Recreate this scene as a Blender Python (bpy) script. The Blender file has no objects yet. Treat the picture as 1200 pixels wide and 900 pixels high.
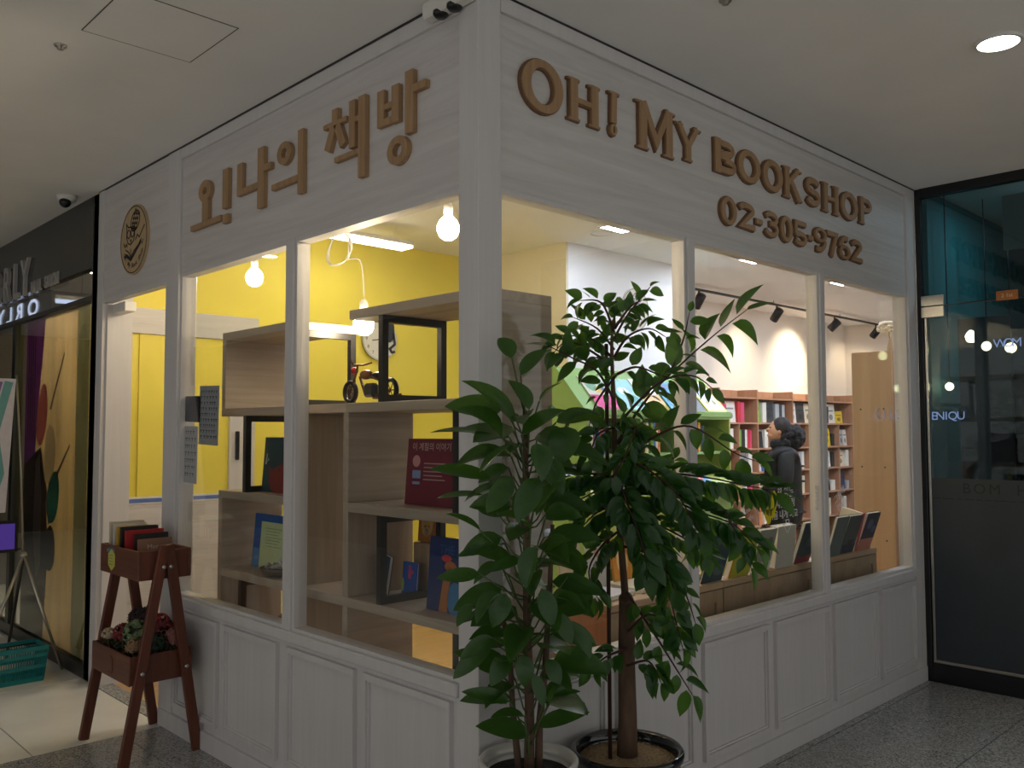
import bpy, bmesh, math, random
from mathutils import Vector, Matrix, Euler

random.seed(7)
S = bpy.context.scene
COL = S.collection

# ------------------------------------------------------------------ camera
cam_d = bpy.data.cameras.new('camera')
cam = bpy.data.objects.new('camera', cam_d)
COL.objects.link(cam)
cam_d.sensor_width = 36.0
cam_d.lens = 1026.0 / 1200.0 * 36.0
cam_d.clip_start = 0.05
_f = Vector((0.69504, 0.71689, 0.05459)).normalized()
_r = _f.cross(Vector((-0.03590, -0.04122, 0.99850))).normalized()
_u = _r.cross(_f)
_m = Matrix((( _r.x, _u.x, -_f.x, -1.9612), (_r.y, _u.y, -_f.y, -2.1853), (_r.z, _u.z, -_f.z, 1.55), (0, 0, 0, 1)))
cam.matrix_world = _m
S.camera = cam

# ------------------------------------------------------------------ world (soft ambience of the mall) and exposure
W = bpy.data.worlds.new('mall_ambience')
S.world = W
W.use_nodes = True
_bg = W.node_tree.nodes['Background']
_bg.inputs['Color'].default_value = (1.0, 0.99, 0.975, 1)
_bg.inputs['Strength'].default_value = 0.55
S.view_settings.view_transform = 'Standard'
S.view_settings.look = 'None'
S.view_settings.gamma = 1.0
S.view_settings.exposure = 0.0
S.view_settings.use_curve_mapping = False

BULB_L = 140.0        # pendant bulbs in the shop
PANEL_L = 140.0       # square ceiling panels in the shop
LINEAR_L = 16.0      # linear lamp over the yellow wall
SPOT_W = 62.0        # track spots
MALL_L = 11.0        # round corridor downlights

# ------------------------------------------------------------------ material helpers
def lin(c):
    r = []
    for v in c:
        v = v / 255.0
        r.append(v / 12.92 if v <= 0.04045 else ((v + 0.055) / 1.055) ** 2.4)
    return tuple(r) + (1.0,)

def _nt(name):
    m = bpy.data.materials.new(name)
    m.use_nodes = True
    nt = m.node_tree
    b = nt.nodes['Principled BSDF']
    return m, nt, b

def _coords(nt, scale):
    tc = nt.nodes.new('ShaderNodeTexCoord')
    mp = nt.nodes.new('ShaderNodeMapping')
    mp.inputs['Scale'].default_value = scale
    nt.links.new(tc.outputs['Object'], mp.inputs['Vector'])
    return mp

def paint(name, rgb, rough=0.55, var=0.08, scale=6.0, bump=0.0, metal=0.0, spec=0.5, stretch=(1, 1, 1), coat=0.0):
    m, nt, b = _nt(name)
    c = lin(rgb)
    mp = _coords(nt, tuple(scale * s for s in stretch))
    nz = nt.nodes.new('ShaderNodeTexNoise')
    nz.inputs['Detail'].default_value = 4.0
    nz.inputs['Scale'].default_value = 1.0
    nt.links.new(mp.outputs[0], nz.inputs['Vector'])
    rp = nt.nodes.new('ShaderNodeValToRGB')
    rp.color_ramp.elements[0].position = 0.3
    rp.color_ramp.elements[1].position = 0.7
    rp.color_ramp.elements[0].color = tuple(v * (1 - var) for v in c[:3]) + (1,)
    rp.color_ramp.elements[1].color = tuple(min(1, v * (1 + var)) for v in c[:3]) + (1,)
    nt.links.new(nz.outputs['Fac'], rp.inputs['Fac'])
    nt.links.new(rp.outputs['Color'], b.inputs['Base Color'])
    b.inputs['Roughness'].default_value = rough
    b.inputs['Metallic'].default_value = metal
    b.inputs['Specular IOR Level'].default_value = spec
    b.inputs['Coat Weight'].default_value = coat
    if bump:
        bp = nt.nodes.new('ShaderNodeBump')
        bp.inputs['Strength'].default_value = bump
        bp.inputs['Distance'].default_value = 0.01
        nt.links.new(nz.outputs['Fac'], bp.inputs['Height'])
        nt.links.new(bp.outputs['Normal'], b.inputs['Normal'])
    return m

def wood(name, dark, light, grain='x', rough=0.5, scale=1.0, bump=0.05, warp=1.0):
    """wood with streaks that run along the given local axis"""
    m, nt, b = _nt(name)
    s = {'x': (1.2, 26, 26), 'y': (26, 1.2, 26), 'z': (26, 26, 1.2)}[grain]
    mp = _coords(nt, tuple(v * scale for v in s))
    nz = nt.nodes.new('ShaderNodeTexNoise')
    nz.inputs['Scale'].default_value = 1.0
    nz.inputs['Detail'].default_value = 6.0
    nz.inputs['Roughness'].default_value = 0.65
    nz.inputs['Distortion'].default_value = 0.6 * warp
    nt.links.new(mp.outputs[0], nz.inputs['Vector'])
    rp = nt.nodes.new('ShaderNodeValToRGB')
    rp.color_ramp.elements[0].position = 0.3
    rp.color_ramp.elements[1].position = 0.72
    rp.color_ramp.elements[0].color = lin(dark)
    rp.color_ramp.elements[1].color = lin(light)
    nt.links.new(nz.outputs['Fac'], rp.inputs['Fac'])
    nt.links.new(rp.outputs['Color'], b.inputs['Base Color'])
    b.inputs['Roughness'].default_value = rough
    if bump:
        bp = nt.nodes.new('ShaderNodeBump')
        bp.inputs['Strength'].default_value = bump
        bp.inputs['Distance'].default_value = 0.01
        nt.links.new(nz.outputs['Fac'], bp.inputs['Height'])
        nt.links.new(bp.outputs['Normal'], b.inputs['Normal'])
    return m

def glow(name, rgb, strength):
    m, nt, b = _nt(name)
    nt.nodes.remove(b)
    e = nt.nodes.new('ShaderNodeEmission')
    e.inputs['Color'].default_value = lin(rgb)
    e.inputs['Strength'].default_value = strength
    nt.links.new(e.outputs[0], nt.nodes['Material Output'].inputs['Surface'])
    return m

def glass(name, tint=(1, 1, 1), rough=0.0, ior=1.5, smudge=0.0):
    """thin pane: clear transmission plus a Fresnel reflection"""
    m, nt, b = _nt(name)
    nt.nodes.remove(b)
    t = nt.nodes.new('ShaderNodeBsdfTransparent')
    t.inputs['Color'].default_value = tuple(tint) + (1,)
    g = nt.nodes.new('ShaderNodeBsdfGlossy')
    g.inputs['Roughness'].default_value = rough
    g.inputs['Color'].default_value = (1, 1, 1, 1)
    # Schlick reflectance from |N.I|, the same for both sides of the thin pane
    ge = nt.nodes.new('ShaderNodeNewGeometry')
    dp = nt.nodes.new('ShaderNodeVectorMath'); dp.operation = 'DOT_PRODUCT'
    nt.links.new(ge.outputs['Normal'], dp.inputs[0]); nt.links.new(ge.outputs['Incoming'], dp.inputs[1])
    def mth(op, a, b=None):
        n_ = nt.nodes.new('ShaderNodeMath'); n_.operation = op
        for i_, v_ in enumerate((a, b)):
            if v_ is None: continue
            if isinstance(v_, (int, float)): n_.inputs[i_].default_value = v_
            else: nt.links.new(v_, n_.inputs[i_])
        return n_.outputs[0]
    f0 = ((ior - 1) / (ior + 1)) ** 2
    c_ = mth('ABSOLUTE', dp.outputs['Value'])
    p5 = mth('POWER', mth('SUBTRACT', 1.0, c_), 5.0)
    fr_out = mth('ADD', mth('MULTIPLY', p5, 1 - f0), f0)
    mx = nt.nodes.new('ShaderNodeMixShader')
    nt.links.new(fr_out, mx.inputs[0])
    nt.links.new(t.outputs[0], mx.inputs[1])
    nt.links.new(g.outputs[0], mx.inputs[2])
    out = mx
    if smudge:
        mp = _coords(nt, (2.2, 2.2, 1.1))
        nz = nt.nodes.new('ShaderNodeTexNoise')
        nz.inputs['Scale'].default_value = 2.0
        nz.inputs['Detail'].default_value = 8.0
        nz.inputs['Distortion'].default_value = 1.5
        nt.links.new(mp.outputs[0], nz.inputs['Vector'])
        rp = nt.nodes.new('ShaderNodeMapRange')
        rp.inputs['From Min'].default_value = 0.5
        rp.inputs['From Max'].default_value = 0.8
        rp.inputs['To Max'].default_value = smudge
        nt.links.new(nz.outputs['Fac'], rp.inputs['Value'])
        d = nt.nodes.new('ShaderNodeBsdfTranslucent')
        d.inputs['Color'].default_value = (0.8, 0.8, 0.8, 1)
        m2 = nt.nodes.new('ShaderNodeMixShader')
        nt.links.new(rp.outputs[0], m2.inputs[0])
        nt.links.new(mx.outputs[0], m2.inputs[1])
        nt.links.new(d.outputs[0], m2.inputs[2])
        out = m2
    nt.links.new(out.outputs[0], nt.nodes['Material Output'].inputs['Surface'])
    return m

def granite(name):
    m, nt, b = _nt(name)
    mp = _coords(nt, (1, 1, 1))
    v = nt.nodes.new('ShaderNodeTexVoronoi')
    v.inputs['Scale'].default_value = 150.0
    nt.links.new(mp.outputs[0], v.inputs['Vector'])
    n = nt.nodes.new('ShaderNodeTexNoise')
    n.inputs['Scale'].default_value = 60.0
    n.inputs['Detail'].default_value = 3.0
    nt.links.new(mp.outputs[0], n.inputs['Vector'])
    rp = nt.nodes.new('ShaderNodeValToRGB')
    e = rp.color_ramp.elements
    e[0].position = 0.05
    e[0].color = lin((84, 84, 86))
    e[1].position = 0.95
    e[1].color = lin((228, 227, 224))
    x = e.new(0.3)
    x.color = lin((160, 160, 160))
    x = e.new(0.62)
    x.color = lin((190, 190, 188))
    nt.links.new(v.outputs['Color'], rp.inputs['Fac'])
    mx = nt.nodes.new('ShaderNodeMixRGB')
    mx.blend_type = 'MULTIPLY'
    mx.inputs[0].default_value = 0.5
    nt.links.new(rp.outputs[0], mx.inputs[1])
    nt.links.new(n.outputs['Fac'], mx.inputs[2])
    nt.links.new(mx.outputs[0], b.inputs['Base Color'])
    b.inputs['Roughness'].default_value = 0.22
    return m

_cc = {}
def flat(rgb, rough=0.5):
    """small library of plain printed / dyed colours"""
    k = (tuple(rgb), rough)
    if k not in _cc:
        _cc[k] = paint('print_%d_%d_%d' % tuple(rgb), rgb, rough, 0.05, 30.0)
    return _cc[k]

M = {}
M['white_wood_h'] = wood('white_oak_horizontal', (198, 193, 191), (216, 212, 210), 'y', 0.45, 0.6, 0.35, 3.0)
M['white_wood_hx'] = wood('white_oak_along_front', (196, 193, 190), (216, 213, 210), 'x', 0.45, 0.6, 0.35, 3.0)
M['white_wood_v'] = wood('white_oak_vertical', (206, 203, 202), (215, 212, 211), 'z', 0.45, 0.8, 0.10, 1.5)
M['sign_wood'] = wood('birch_plywood', (150, 118, 84), (182, 148, 110), 'z', 0.55, 2.0, 0.05)
M['sign_edge'] = wood('plywood_edge', (104, 76, 54), (134, 102, 74), 'z', 0.6, 3.0, 0.0)
M['emblem_wood'] = wood('pale_plywood', (176, 150, 112), (198, 172, 134), 'z', 0.55, 2.0, 0.03)
M['engraved'] = paint('burnt_engraving', (34, 28, 24), 0.7)
M['ceiling'] = paint('ceiling_paint', (240, 239, 236), 0.9, 0.03, 2.0)
M['granite'] = granite('grey_granite')
M['cream_tile'] = paint('cream_porcelain', (234, 231, 224), 0.12, 0.06, 3.0)
M['grout'] = paint('dark_grout', (30, 29, 28), 0.9)
M['glass'] = glass('shop_window_glass', (0.97, 0.98, 0.97), smudge=0.012)
M['dark_glass'] = glass('smoked_glass', (0.58, 0.70, 0.72))
M['salon_glass'] = glass('salon_glass', (0.75, 0.78, 0.75))
M['transom_glass'] = glass('smoked_transom_glass', (0.6, 0.6, 0.62))
M['yellow'] = paint('yellow_wall_paint', (238, 222, 88), 0.5, 0.03, 2.0)
M['beige'] = paint('beige_wall_paint', (238, 229, 218), 0.7, 0.03, 2.0)
M['cream'] = paint('cream_wall_tone', (234, 226, 202), 0.7, 0.03, 2.0)
M['white'] = paint('white_wall_paint', (232, 233, 236), 0.6, 0.02, 2.0)
M['int_ceiling'] = paint('shop_ceiling_paint', (226, 224, 218), 0.9, 0.02, 2.0)
M['trim_blue'] = paint('blue_border_strip', (92, 120, 190), 0.6, 0.05, 20)
M['oak_floor'] = wood('oak_floorboard', (178, 140, 96), (206, 170, 124), 'x', 0.35, 0.5, 0.03)
M['ash_h'] = wood('ash_laminate_along', (156, 141, 126), (188, 171, 154), 'y', 0.5, 1.0, 0.04)
M['ash_x'] = wood('ash_laminate_deep', (156, 141, 126), (188, 171, 154), 'x', 0.5, 1.0, 0.04)
M['ash_v'] = wood('ash_laminate_upright', (152, 137, 122), (180, 163, 146), 'z', 0.5, 1.0, 0.04)
M['case_wood'] = wood('beech_bookcase', (166, 122, 94), (190, 146, 116), 'x', 0.5, 0.6, 0.0)
M['case_wood_v'] = wood('beech_bookcase_upright', (166, 122, 94), (190, 146, 116), 'z', 0.5, 0.6, 0.0)
M['tall_wood'] = wood('pale_beech_panel', (192, 158, 122), (210, 178, 142), 'z', 0.5, 0.5, 0.02)
M['cab_wood'] = wood('pine_cabinet', (150, 124, 98), (178, 152, 122), 'z', 0.5, 0.8, 0.04)
M['cab_top'] = wood('pine_top', (170, 140, 108), (196, 168, 136), 'x', 0.5, 0.8, 0.04)
M['orange_wood'] = wood('orange_pine', (176, 112, 66), (200, 138, 88), 'z', 0.5, 0.8, 0.02)
M['stand_wood'] = wood('red_stained_pine', (82, 40, 26), (112, 60, 40), 'z', 0.45, 1.2, 0.08)
M['stand_wood_y'] = wood('red_stained_pine_board', (86, 46, 30), (116, 66, 44), 'y', 0.45, 1.2, 0.08)
M['black_metal'] = paint('black_powder_coat', (34, 33, 34), 0.4, 0.1, 40)
M['black_alu'] = paint('black_aluminium', (24, 24, 27), 0.3, 0.05, 20)
M['black_panel'] = paint('black_glossy_panel', (18, 18, 22), 0.15, 0.05, 5)
M['steel'] = paint('brushed_steel', (190, 186, 178), 0.3, 0.08, 30, metal=1.0)
M['grey_letter'] = paint('grey_metal_letter', (190, 188, 188), 0.45, 0.05, 20, metal=0.4)
M['white_plastic'] = paint('white_plastic', (224, 222, 216), 0.4, 0.03, 20)
M['dark_plastic'] = paint('black_plastic', (20, 20, 22), 0.35, 0.05, 20)
M['teal_plastic'] = paint('teal_plastic', (14, 122, 124), 0.35, 0.06, 20)
M['paper'] = paint('page_paper', (232, 226, 212), 0.8, 0.04, 60)
M['white_ceramic'] = paint('white_glazed_ceramic', (206, 202, 194), 0.15, 0.05, 10, coat=0.5)
M['black_ceramic'] = paint('black_glazed_ceramic', (18, 19, 24), 0.1, 0.1, 10, coat=0.6)
M['soil'] = paint('dark_soil', (36, 30, 26), 0.95, 0.5, 60, 0.6)
M['gravel'] = paint('tan_gravel', (146, 124, 92), 0.9, 0.35, 90, 0.8)
M['bark'] = paint('grey_brown_bark', (96, 74, 58), 0.85, 0.3, 30, 0.6, stretch=(1, 1, 0.35))
M['stem'] = paint('green_stem', (74, 92, 48), 0.6, 0.15, 30)
M['stake'] = paint('brown_stake', (60, 34, 26), 0.6, 0.1, 20)
def leafmat(name, c, rough):
    m = paint(name, c, rough, 0.22, 9.0, 0.1)
    b = m.node_tree.nodes['Principled BSDF']
    b.inputs['Subsurface Weight'].default_value = 0.0
    nt = m.node_tree
    tr = nt.nodes.new('ShaderNodeBsdfTranslucent')
    tr.inputs['Color'].default_value = lin((110, 160, 40))
    mx = nt.nodes.new('ShaderNodeMixShader')
    mx.inputs[0].default_value = 0.32
    out = nt.nodes['Material Output']
    nt.links.new(b.outputs[0], mx.inputs[1])
    nt.links.new(tr.outputs[0], mx.inputs[2])
    nt.links.new(mx.outputs[0], out.inputs['Surface'])
    return m
M['leaf_a'] = leafmat('glossy_ficus_leaf', (46, 82, 36), 0.28)
M['leaf_b'] = leafmat('glossy_tree_leaf', (38, 78, 36), 0.3)
M['midrib'] = paint('pale_leaf_vein', (128, 156, 92), 0.5, 0.1, 20)
M['bulb'] = glow('warm_bulb_glass', (255, 234, 200), BULB_L)
M['panel_light'] = glow('cool_panel_light', (228, 238, 255), PANEL_L)
M['linear_light'] = glow('linear_lamp_light', (255, 240, 200), LINEAR_L)
M['mall_light'] = glow('corridor_lamp_light', (255, 250, 240), MALL_L)
M['green_a'] = paint('apple_green_laminate', (140, 178, 108), 0.45, 0.04, 10)
M['green_b'] = paint('lime_green_laminate', (168, 186, 96), 0.45, 0.04, 10)

# ------------------------------------------------------------------ mesh helpers
class G:
    def __init__(s):
        s.v, s.f, s.sm, s.mi = [], [], [], []
    def add(s, vs, fs, smooth=False, mi=0):
        o = len(s.v)
        s.v += [tuple(p) for p in vs]
        for f in fs:
            s.f.append(tuple(o + i for i in f)); s.sm.append(smooth); s.mi.append(mi)
        return s
    def box(s, x0, x1, y0, y1, z0, z1, b=0.0, mi=0):
        return s.obox(Matrix.Translation(((x0 + x1) / 2, (y0 + y1) / 2, (z0 + z1) / 2)), abs(x1 - x0), abs(y1 - y0), abs(z1 - z0), b, mi)
    def obox(s, mat, sx, sy, sz, b=0.0, mi=0):
        h = (sx / 2, sy / 2, sz / 2)
        if b <= 0:
            vs = [mat @ Vector((i * h[0], j * h[1], k * h[2])) for i in (-1, 1) for j in (-1, 1) for k in (-1, 1)]
            return s.add(vs, [(0, 1, 3, 2), (4, 6, 7, 5), (0, 4, 5, 1), (2, 3, 7, 6), (0, 2, 6, 4), (1, 5, 7, 3)], mi=mi)
        b = min(b, min(h) * 0.9)
        idx, vs = {}, []
        for c in [(i, j, k) for i in (-1, 1) for j in (-1, 1) for k in (-1, 1)]:
            for a in range(3):
                p = [c[q] * (h[q] - (0 if q == a else b)) for q in range(3)]
                idx[(c, a)] = len(vs); vs.append(mat @ Vector(p))
        fs = []
        for a in range(3):
            o1, o2 = (a + 1) % 3, (a + 2) % 3
            for sg in (-1, 1):
                q = []
                for (u, w) in ((-1, -1), (1, -1), (1, 1), (-1, 1)):
                    c = [0, 0, 0]; c[a] = sg; c[o1] = u; c[o2] = w
                    q.append(idx[(tuple(c), a)])
                fs.append(tuple(q))
            for u in (-1, 1):
                for w in (-1, 1):
                    c0 = [0, 0, 0]; c1 = [0, 0, 0]
                    c0[a], c1[a] = -1, 1
                    c0[o1] = c1[o1] = u; c0[o2] = c1[o2] = w
                    c0, c1 = tuple(c0), tuple(c1)
                    fs.append((idx[(c0, o1)], idx[(c1, o1)], idx[(c1, o2)], idx[(c0, o2)]))
        for c in [(i, j, k) for i in (-1, 1) for j in (-1, 1) for k in (-1, 1)]:
            fs.append((idx[(c, 0)], idx[(c, 1)], idx[(c, 2)]))
        return s.add(vs, fs, mi=mi)
    def bar(s, p, q, w, h, up=(0, 0, 1), b=0.0, mi=0):
        p, q = Vector(p), Vector(q)
        d = q - p; L = d.length; d.normalize()
        u = Vector(up)
        if abs(d.dot(u)) > 0.98: u = Vector((1, 0, 0))
        x = d.cross(u).normalized(); y = x.cross(d)
        c = (p + q) / 2
        m = Matrix(((x.x, y.x, d.x, c.x), (x.y, y.y, d.y, c.y), (x.z, y.z, d.z, c.z), (0, 0, 0, 1)))
        return s.obox(m, w, h, L, b, mi)
    def tube(s, pts, r, n=8, caps=True, mi=0):
        pts = [Vector(p) for p in pts]
        rs = list(r) if isinstance(r, (list, tuple)) else [r] * len(pts)
        t0 = (pts[1] - pts[0]).normalized()
        a = Vector((0, 0, 1)) if abs(t0.z) < 0.9 else Vector((1, 0, 0))
        x = t0.cross(a).normalized()
        vs = []
        for i, p in enumerate(pts):
            t = (pts[min(i + 1, len(pts) - 1)] - pts[max(i - 1, 0)]).normalized()
            x = (x - t * x.dot(t)).normalized(); y = t.cross(x)
            for k in range(n):
                an = 2 * math.pi * k / n
                vs.append(p + (x * math.cos(an) + y * math.sin(an)) * rs[i])
        fs = []
        for i in range(len(pts) - 1):
            for k in range(n):
                k2 = (k + 1) % n
                fs.append((i * n + k, i * n + k2, (i + 1) * n + k2, (i + 1) * n + k))
        s.add(vs, fs, True, mi)
        if caps:
            o = len(s.v) - len(vs)
            s.f.append(tuple(o + k for k in range(n))[::-1]); s.sm.append(False); s.mi.append(mi)
            s.f.append(tuple(o + (len(pts) - 1) * n + k for k in range(n))); s.sm.append(False); s.mi.append(mi)
        return s
    def lathe(s, prof, c=(0, 0, 0), n=32, mi=0, ax=None):
        vs, fs = [], []
        R = ax if ax is not None else Matrix.Identity(3)
        cc = Vector(c)
        for (r, z) in prof:
            for k in range(n):
                a = 2 * math.pi * k / n
                vs.append(cc + R @ Vector((r * math.cos(a), r * math.sin(a), z)))
        for i in range(len(prof) - 1):
            for k in range(n):
                k2 = (k + 1) % n
                fs.append((i * n + k, i * n + k2, (i + 1) * n + k2, (i + 1) * n + k))
        s.add(vs, fs, True, mi)
        o = len(s.v) - len(vs)
        for i in (0, len(prof) - 1):
            if prof[i][0] > 1e-4:
                s.f.append(tuple(o + i * n + k for k in range(n))); s.sm.append(False); s.mi.append(mi)
        return s
    def sphere(s, c, rx, ry=None, rz=None, n=16, m=10, mi=0, rot=None):
        ry = ry or rx; rz = rz or rx
        R = rot if rot is not None else Matrix.Identity(3)
        vs = [Vector(c) + R @ Vector((0, 0, -rz))]
        for i in range(1, m):
            a = math.pi * i / m
            for k in range(n):
                p = 2 * math.pi * k / n
                vs.append(Vector(c) + R @ Vector((rx * math.sin(a) * math.cos(p), ry * math.sin(a) * math.sin(p), -rz * math.cos(a))))
        vs.append(Vector(c) + R @ Vector((0, 0, rz)))
        fs = [(0, 1 + (k + 1) % n, 1 + k) for k in range(n)]
        for i in range(m - 2):
            for k in range(n):
                fs.append((1 + i * n + k, 1 + i * n + (k + 1) % n, 1 + (i + 1) * n + (k + 1) % n, 1 + (i + 1) * n + k))
        t = len(vs) - 1; b0 = 1 + (m - 2) * n
        fs += [(b0 + k, b0 + (k + 1) % n, t) for k in range(n)]
        return s.add(vs, fs, True, mi)
    def prism(s, poly, fn, d0, d1, mi=0):
        n = len(poly)
        vs = [fn(a, b, d0) for a, b in poly] + [fn(a, b, d1) for a, b in poly]
        fs = [tuple(range(n))[::-1], tuple(range(n, 2 * n))] + [(i, (i + 1) % n, n + (i + 1) % n, n + i) for i in range(n)]
        return s.add(vs, fs, mi=mi)
    def ring(s, c, ro, ri, fn, d0, d1, n=36, mi=0):
        """flat elliptic ring; ro/ri = (ra, rb)"""
        vs = []
        for (r, d) in ((ro, d0), (ro, d1), (ri, d1), (ri, d0)):
            for k in range(n):
                a = 2 * math.pi * k / n
                vs.append(fn(c[0] + r[0] * math.cos(a), c[1] + r[1] * math.sin(a), d))
        fs = []
        for j in range(4):
            j2 = (j + 1) % 4
            for k in range(n):
                k2 = (k + 1) % n
                fs.append((j * n + k, j * n + k2, j2 * n + k2, j2 * n + k))
        return s.add(vs, fs, mi=mi)
    def ribbon(s, pts, w, fn, d0, d1, closed=False, mi=0):
        """thick flat stroke that follows a 2D polyline"""
        P = []
        for p in pts:
            p = Vector(p)
            if not P or (p - P[-1]).length > 1e-5: P.append(p)
        n = len(P); L, R = [], []
        for i in range(n):
            a = P[i - 1] if (i > 0 or closed) else None
            b = P[(i + 1) % n] if (i < n - 1 or closed) else None
            d1_ = (P[i] - a).normalized() if a is not None else None
            d2_ = (b - P[i]).normalized() if b is not None else None
            if d1_ is None: d1_ = d2_
            if d2_ is None: d2_ = d1_
            n1 = Vector((-d1_.y, d1_.x)); n2 = Vector((-d2_.y, d2_.x))
            mm = n1 + n2
            if mm.length < 0.2: mm = n1
            mm.normalize()
            k = (w / 2) / max(0.45, mm.dot(n1))
            L.append(P[i] + mm * k); R.append(P[i] - mm * k)
        vs = []
        for q, d in ((L, d0), (R, d0), (L, d1), (R, d1)):
            vs += [fn(p.x, p.y, d) for p in q]
        fs = []
        for i in range(n if closed else n - 1):
            j = (i + 1) % n
            fs += [(i, j, n + j, n + i), (2 * n + i, 3 * n + i, 3 * n + j, 2 * n + j), (i, 2 * n + i, 2 * n + j, j), (n + i, n + j, 3 * n + j, 3 * n + i)]
        if not closed:
            fs += [(0, n, 3 * n, 2 * n), (n - 1, 2 * n + n - 1, 3 * n + n - 1, 2 * n - 1)]
        return s.add(vs, fs, mi=mi)
    def mesh(s, me, mat, mi=0):
        return s.add([mat @ v.co for v in me.vertices], [tuple(p.vertices) for p in me.polygons], mi=mi)

def build(name, g, mats, parent=None, loc=None, fix=True):
    """link the collected shapes as ONE mesh object; a top-level mesh gets its origin at its base"""
    if not isinstance(mats, (list, tuple)): mats = [mats]
    off = Vector((0, 0, 0))
    if parent is None:
        if loc is None:
            xs = [v[0] for v in g.v]; ys = [v[1] for v in g.v]; zs = [v[2] for v in g.v]
            off = Vector(((min(xs) + max(xs)) / 2, (min(ys) + max(ys)) / 2, min(zs)))
        else:
            off = Vector(loc)
    me = bpy.data.meshes.new(name)
    me.from_pydata([Vector(v) - off for v in g.v], [], g.f)
    for m in mats: me.materials.append(m)
    me.polygons.foreach_set('use_smooth', g.sm)
    me.polygons.foreach_set('material_index', g.mi)
    if fix:
        bm = bmesh.new(); bm.from_mesh(me)
        bmesh.ops.recalc_face_normals(bm, faces=bm.faces)
        bm.to_mesh(me); bm.free()
    me.update()
    o = bpy.data.objects.new(name, me)
    COL.objects.link(o)
    if parent is not None: o.parent = parent
    else: o.location = off
    return o

def tag(o, label=None, cat=None, group=None, kind=None):
    if label: o['label'] = label
    if cat: o['category'] = cat
    if group: o['group'] = group
    if kind: o['kind'] = kind
    return o

def empty(name, loc=(0, 0, 0), rz=0.0, rot=None):
    o = bpy.data.objects.new(name, None)
    o.empty_display_size = 0.1
    COL.objects.link(o)
    o.location = loc
    o.rotation_euler = rot if rot is not None else (0, 0, rz)
    return o

def struct(name, g, mats, label=None, cat=None):
    o = build(name, g, mats)
    return tag(o, label, cat, None, 'structure')

def local(o):
    """offset helper: world coordinates -> coordinates of an unrotated parent"""
    return Vector(o.location)

class LG(G):
    """collects world coordinates and stores them relative to an (unrotated) parent"""
    def __init__(s, parent):
        super().__init__(); s.o = Vector(parent.location)
    def add(s, vs, fs, smooth=False, mi=0):
        return super().add([Vector(v) - s.o for v in vs], fs, smooth, mi)

def part(name, g, mats, parent, label=None):
    o = build(name, g, mats, parent)
    if label: o['label'] = label
    return o

_tcache = {}
def text_mesh(body, size=1.0, off=0.0, align='CENTER', depth=0.0):
    k = (body, size, off, align, depth)
    if k in _tcache: return _tcache[k]
    c = bpy.data.curves.new('lettering', 'FONT')
    c.body = body; c.size = size; c.offset = off; c.align_x = align; c.extrude = depth
    c.resolution_u = 3
    o = bpy.data.objects.new('lettering', c)
    COL.objects.link(o)
    dg = bpy.context.evaluated_depsgraph_get()
    me = bpy.data.meshes.new_from_object(o.evaluated_get(dg))
    bpy.data.objects.remove(o)
    bpy.data.curves.remove(c)
    _tcache[k] = me
    return me

def plane_mat(o, ex, ey, ez):
    return Matrix(((ex[0], ey[0], ez[0], o[0]), (ex[1], ey[1], ez[1], o[1]), (ex[2], ey[2], ez[2], o[2]), (0, 0, 0, 1)))
def on_left(y, z, x=0.0): return plane_mat((x, y, z), (0, -1, 0), (0, 0, 1), (-1, 0, 0))     # faces -X
def on_right(x, z, y=0.0): return plane_mat((x, y, z), (1, 0, 0), (0, 0, 1), (0, -1, 0))     # faces -Y
FL = lambda a, b, d: Vector((-d, a, b))      # 2D (y, z) on the left front, d = distance proud of it
FR = lambda a, b, d: Vector((a, -d, b))      # 2D (x, z) on the right front

# ================================================================== THE SETTING
CZ = 3.09      # ceiling height
BY = 3.62      # back wall of the bookshop

def rect_frame(g, fn, a0, a1, b0, b1, w, d0, d1, mi=0):
    """closed rectangular frame as one connected piece"""
    vs = []
    for (i, d) in ((0, d0), (0, d1), (w, d1), (w, d0)):
        for (a, b) in ((a0 + i, b0 + i), (a1 - i, b0 + i), (a1 - i, b1 - i), (a0 + i, b1 - i)):
            vs.append(fn(a, b, d))
    fs = []
    for j in range(4):
        j2 = (j + 1) % 4
        for k in range(4):
            k2 = (k + 1) % 4
            fs.append((j * 4 + k, j * 4 + k2, j2 * 4 + k2, j2 * 4 + k))
    return g.add(vs, fs, mi=mi)

# --- floor: grout bed, granite strip along the fronts, cream tiles beyond
floor = struct('floor', G().box(-7, 3.74, -7, 13, -0.06, -0.005), M['grout'], 'mall floor of grey granite and cream tiles', 'floor')
def tile(name, x0, x1, y0, y1, m, z=0.0, lab=None):
    g = LG(floor).box(x0 + .0024, x1 - .0024, y0 + .0024, y1 - .0024, -0.012, z, 0.0012)
    part(name, g, m, floor, lab)
gx = [-1.8, -1.29, -0.65, 0.0, 0.53, 1.10, 1.70, 2.29, 2.88, 3.47, 3.74]
for i in range(len(gx) - 1):
    for (y0, y1) in ((-0.05, 0.0), (-0.645, -0.05), (-1.24, -0.645), (-1.835, -1.24), (-2.43, -1.835)):
        if gx[i] >= 0.0 or y0 < -0.05:
            tile('granite_tile', gx[i], gx[i + 1], y0, y1, M['granite'])
lx = [-1.80, -1.395, -0.801, -0.207, 0.0]
ly = [-0.05, 0.134, 0.728, 1.322, 1.916, 2.51]
for i in range(4):
    for j in range(5):
        tile('granite_tile', lx[i], lx[i + 1], ly[j], ly[j + 1], M['granite'])
cx_ = [-3.12, -2.495, -1.87, -1.245, -0.625, 0.0]
cy_ = [2.51, 3.76, 5.01, 6.26, 7.5]
for i in range(5):
    for j in range(4):
        tile('cream_tile', cx_[i], cx_[i + 1], cy_[j], cy_[j + 1], M['cream_tile'])
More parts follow.
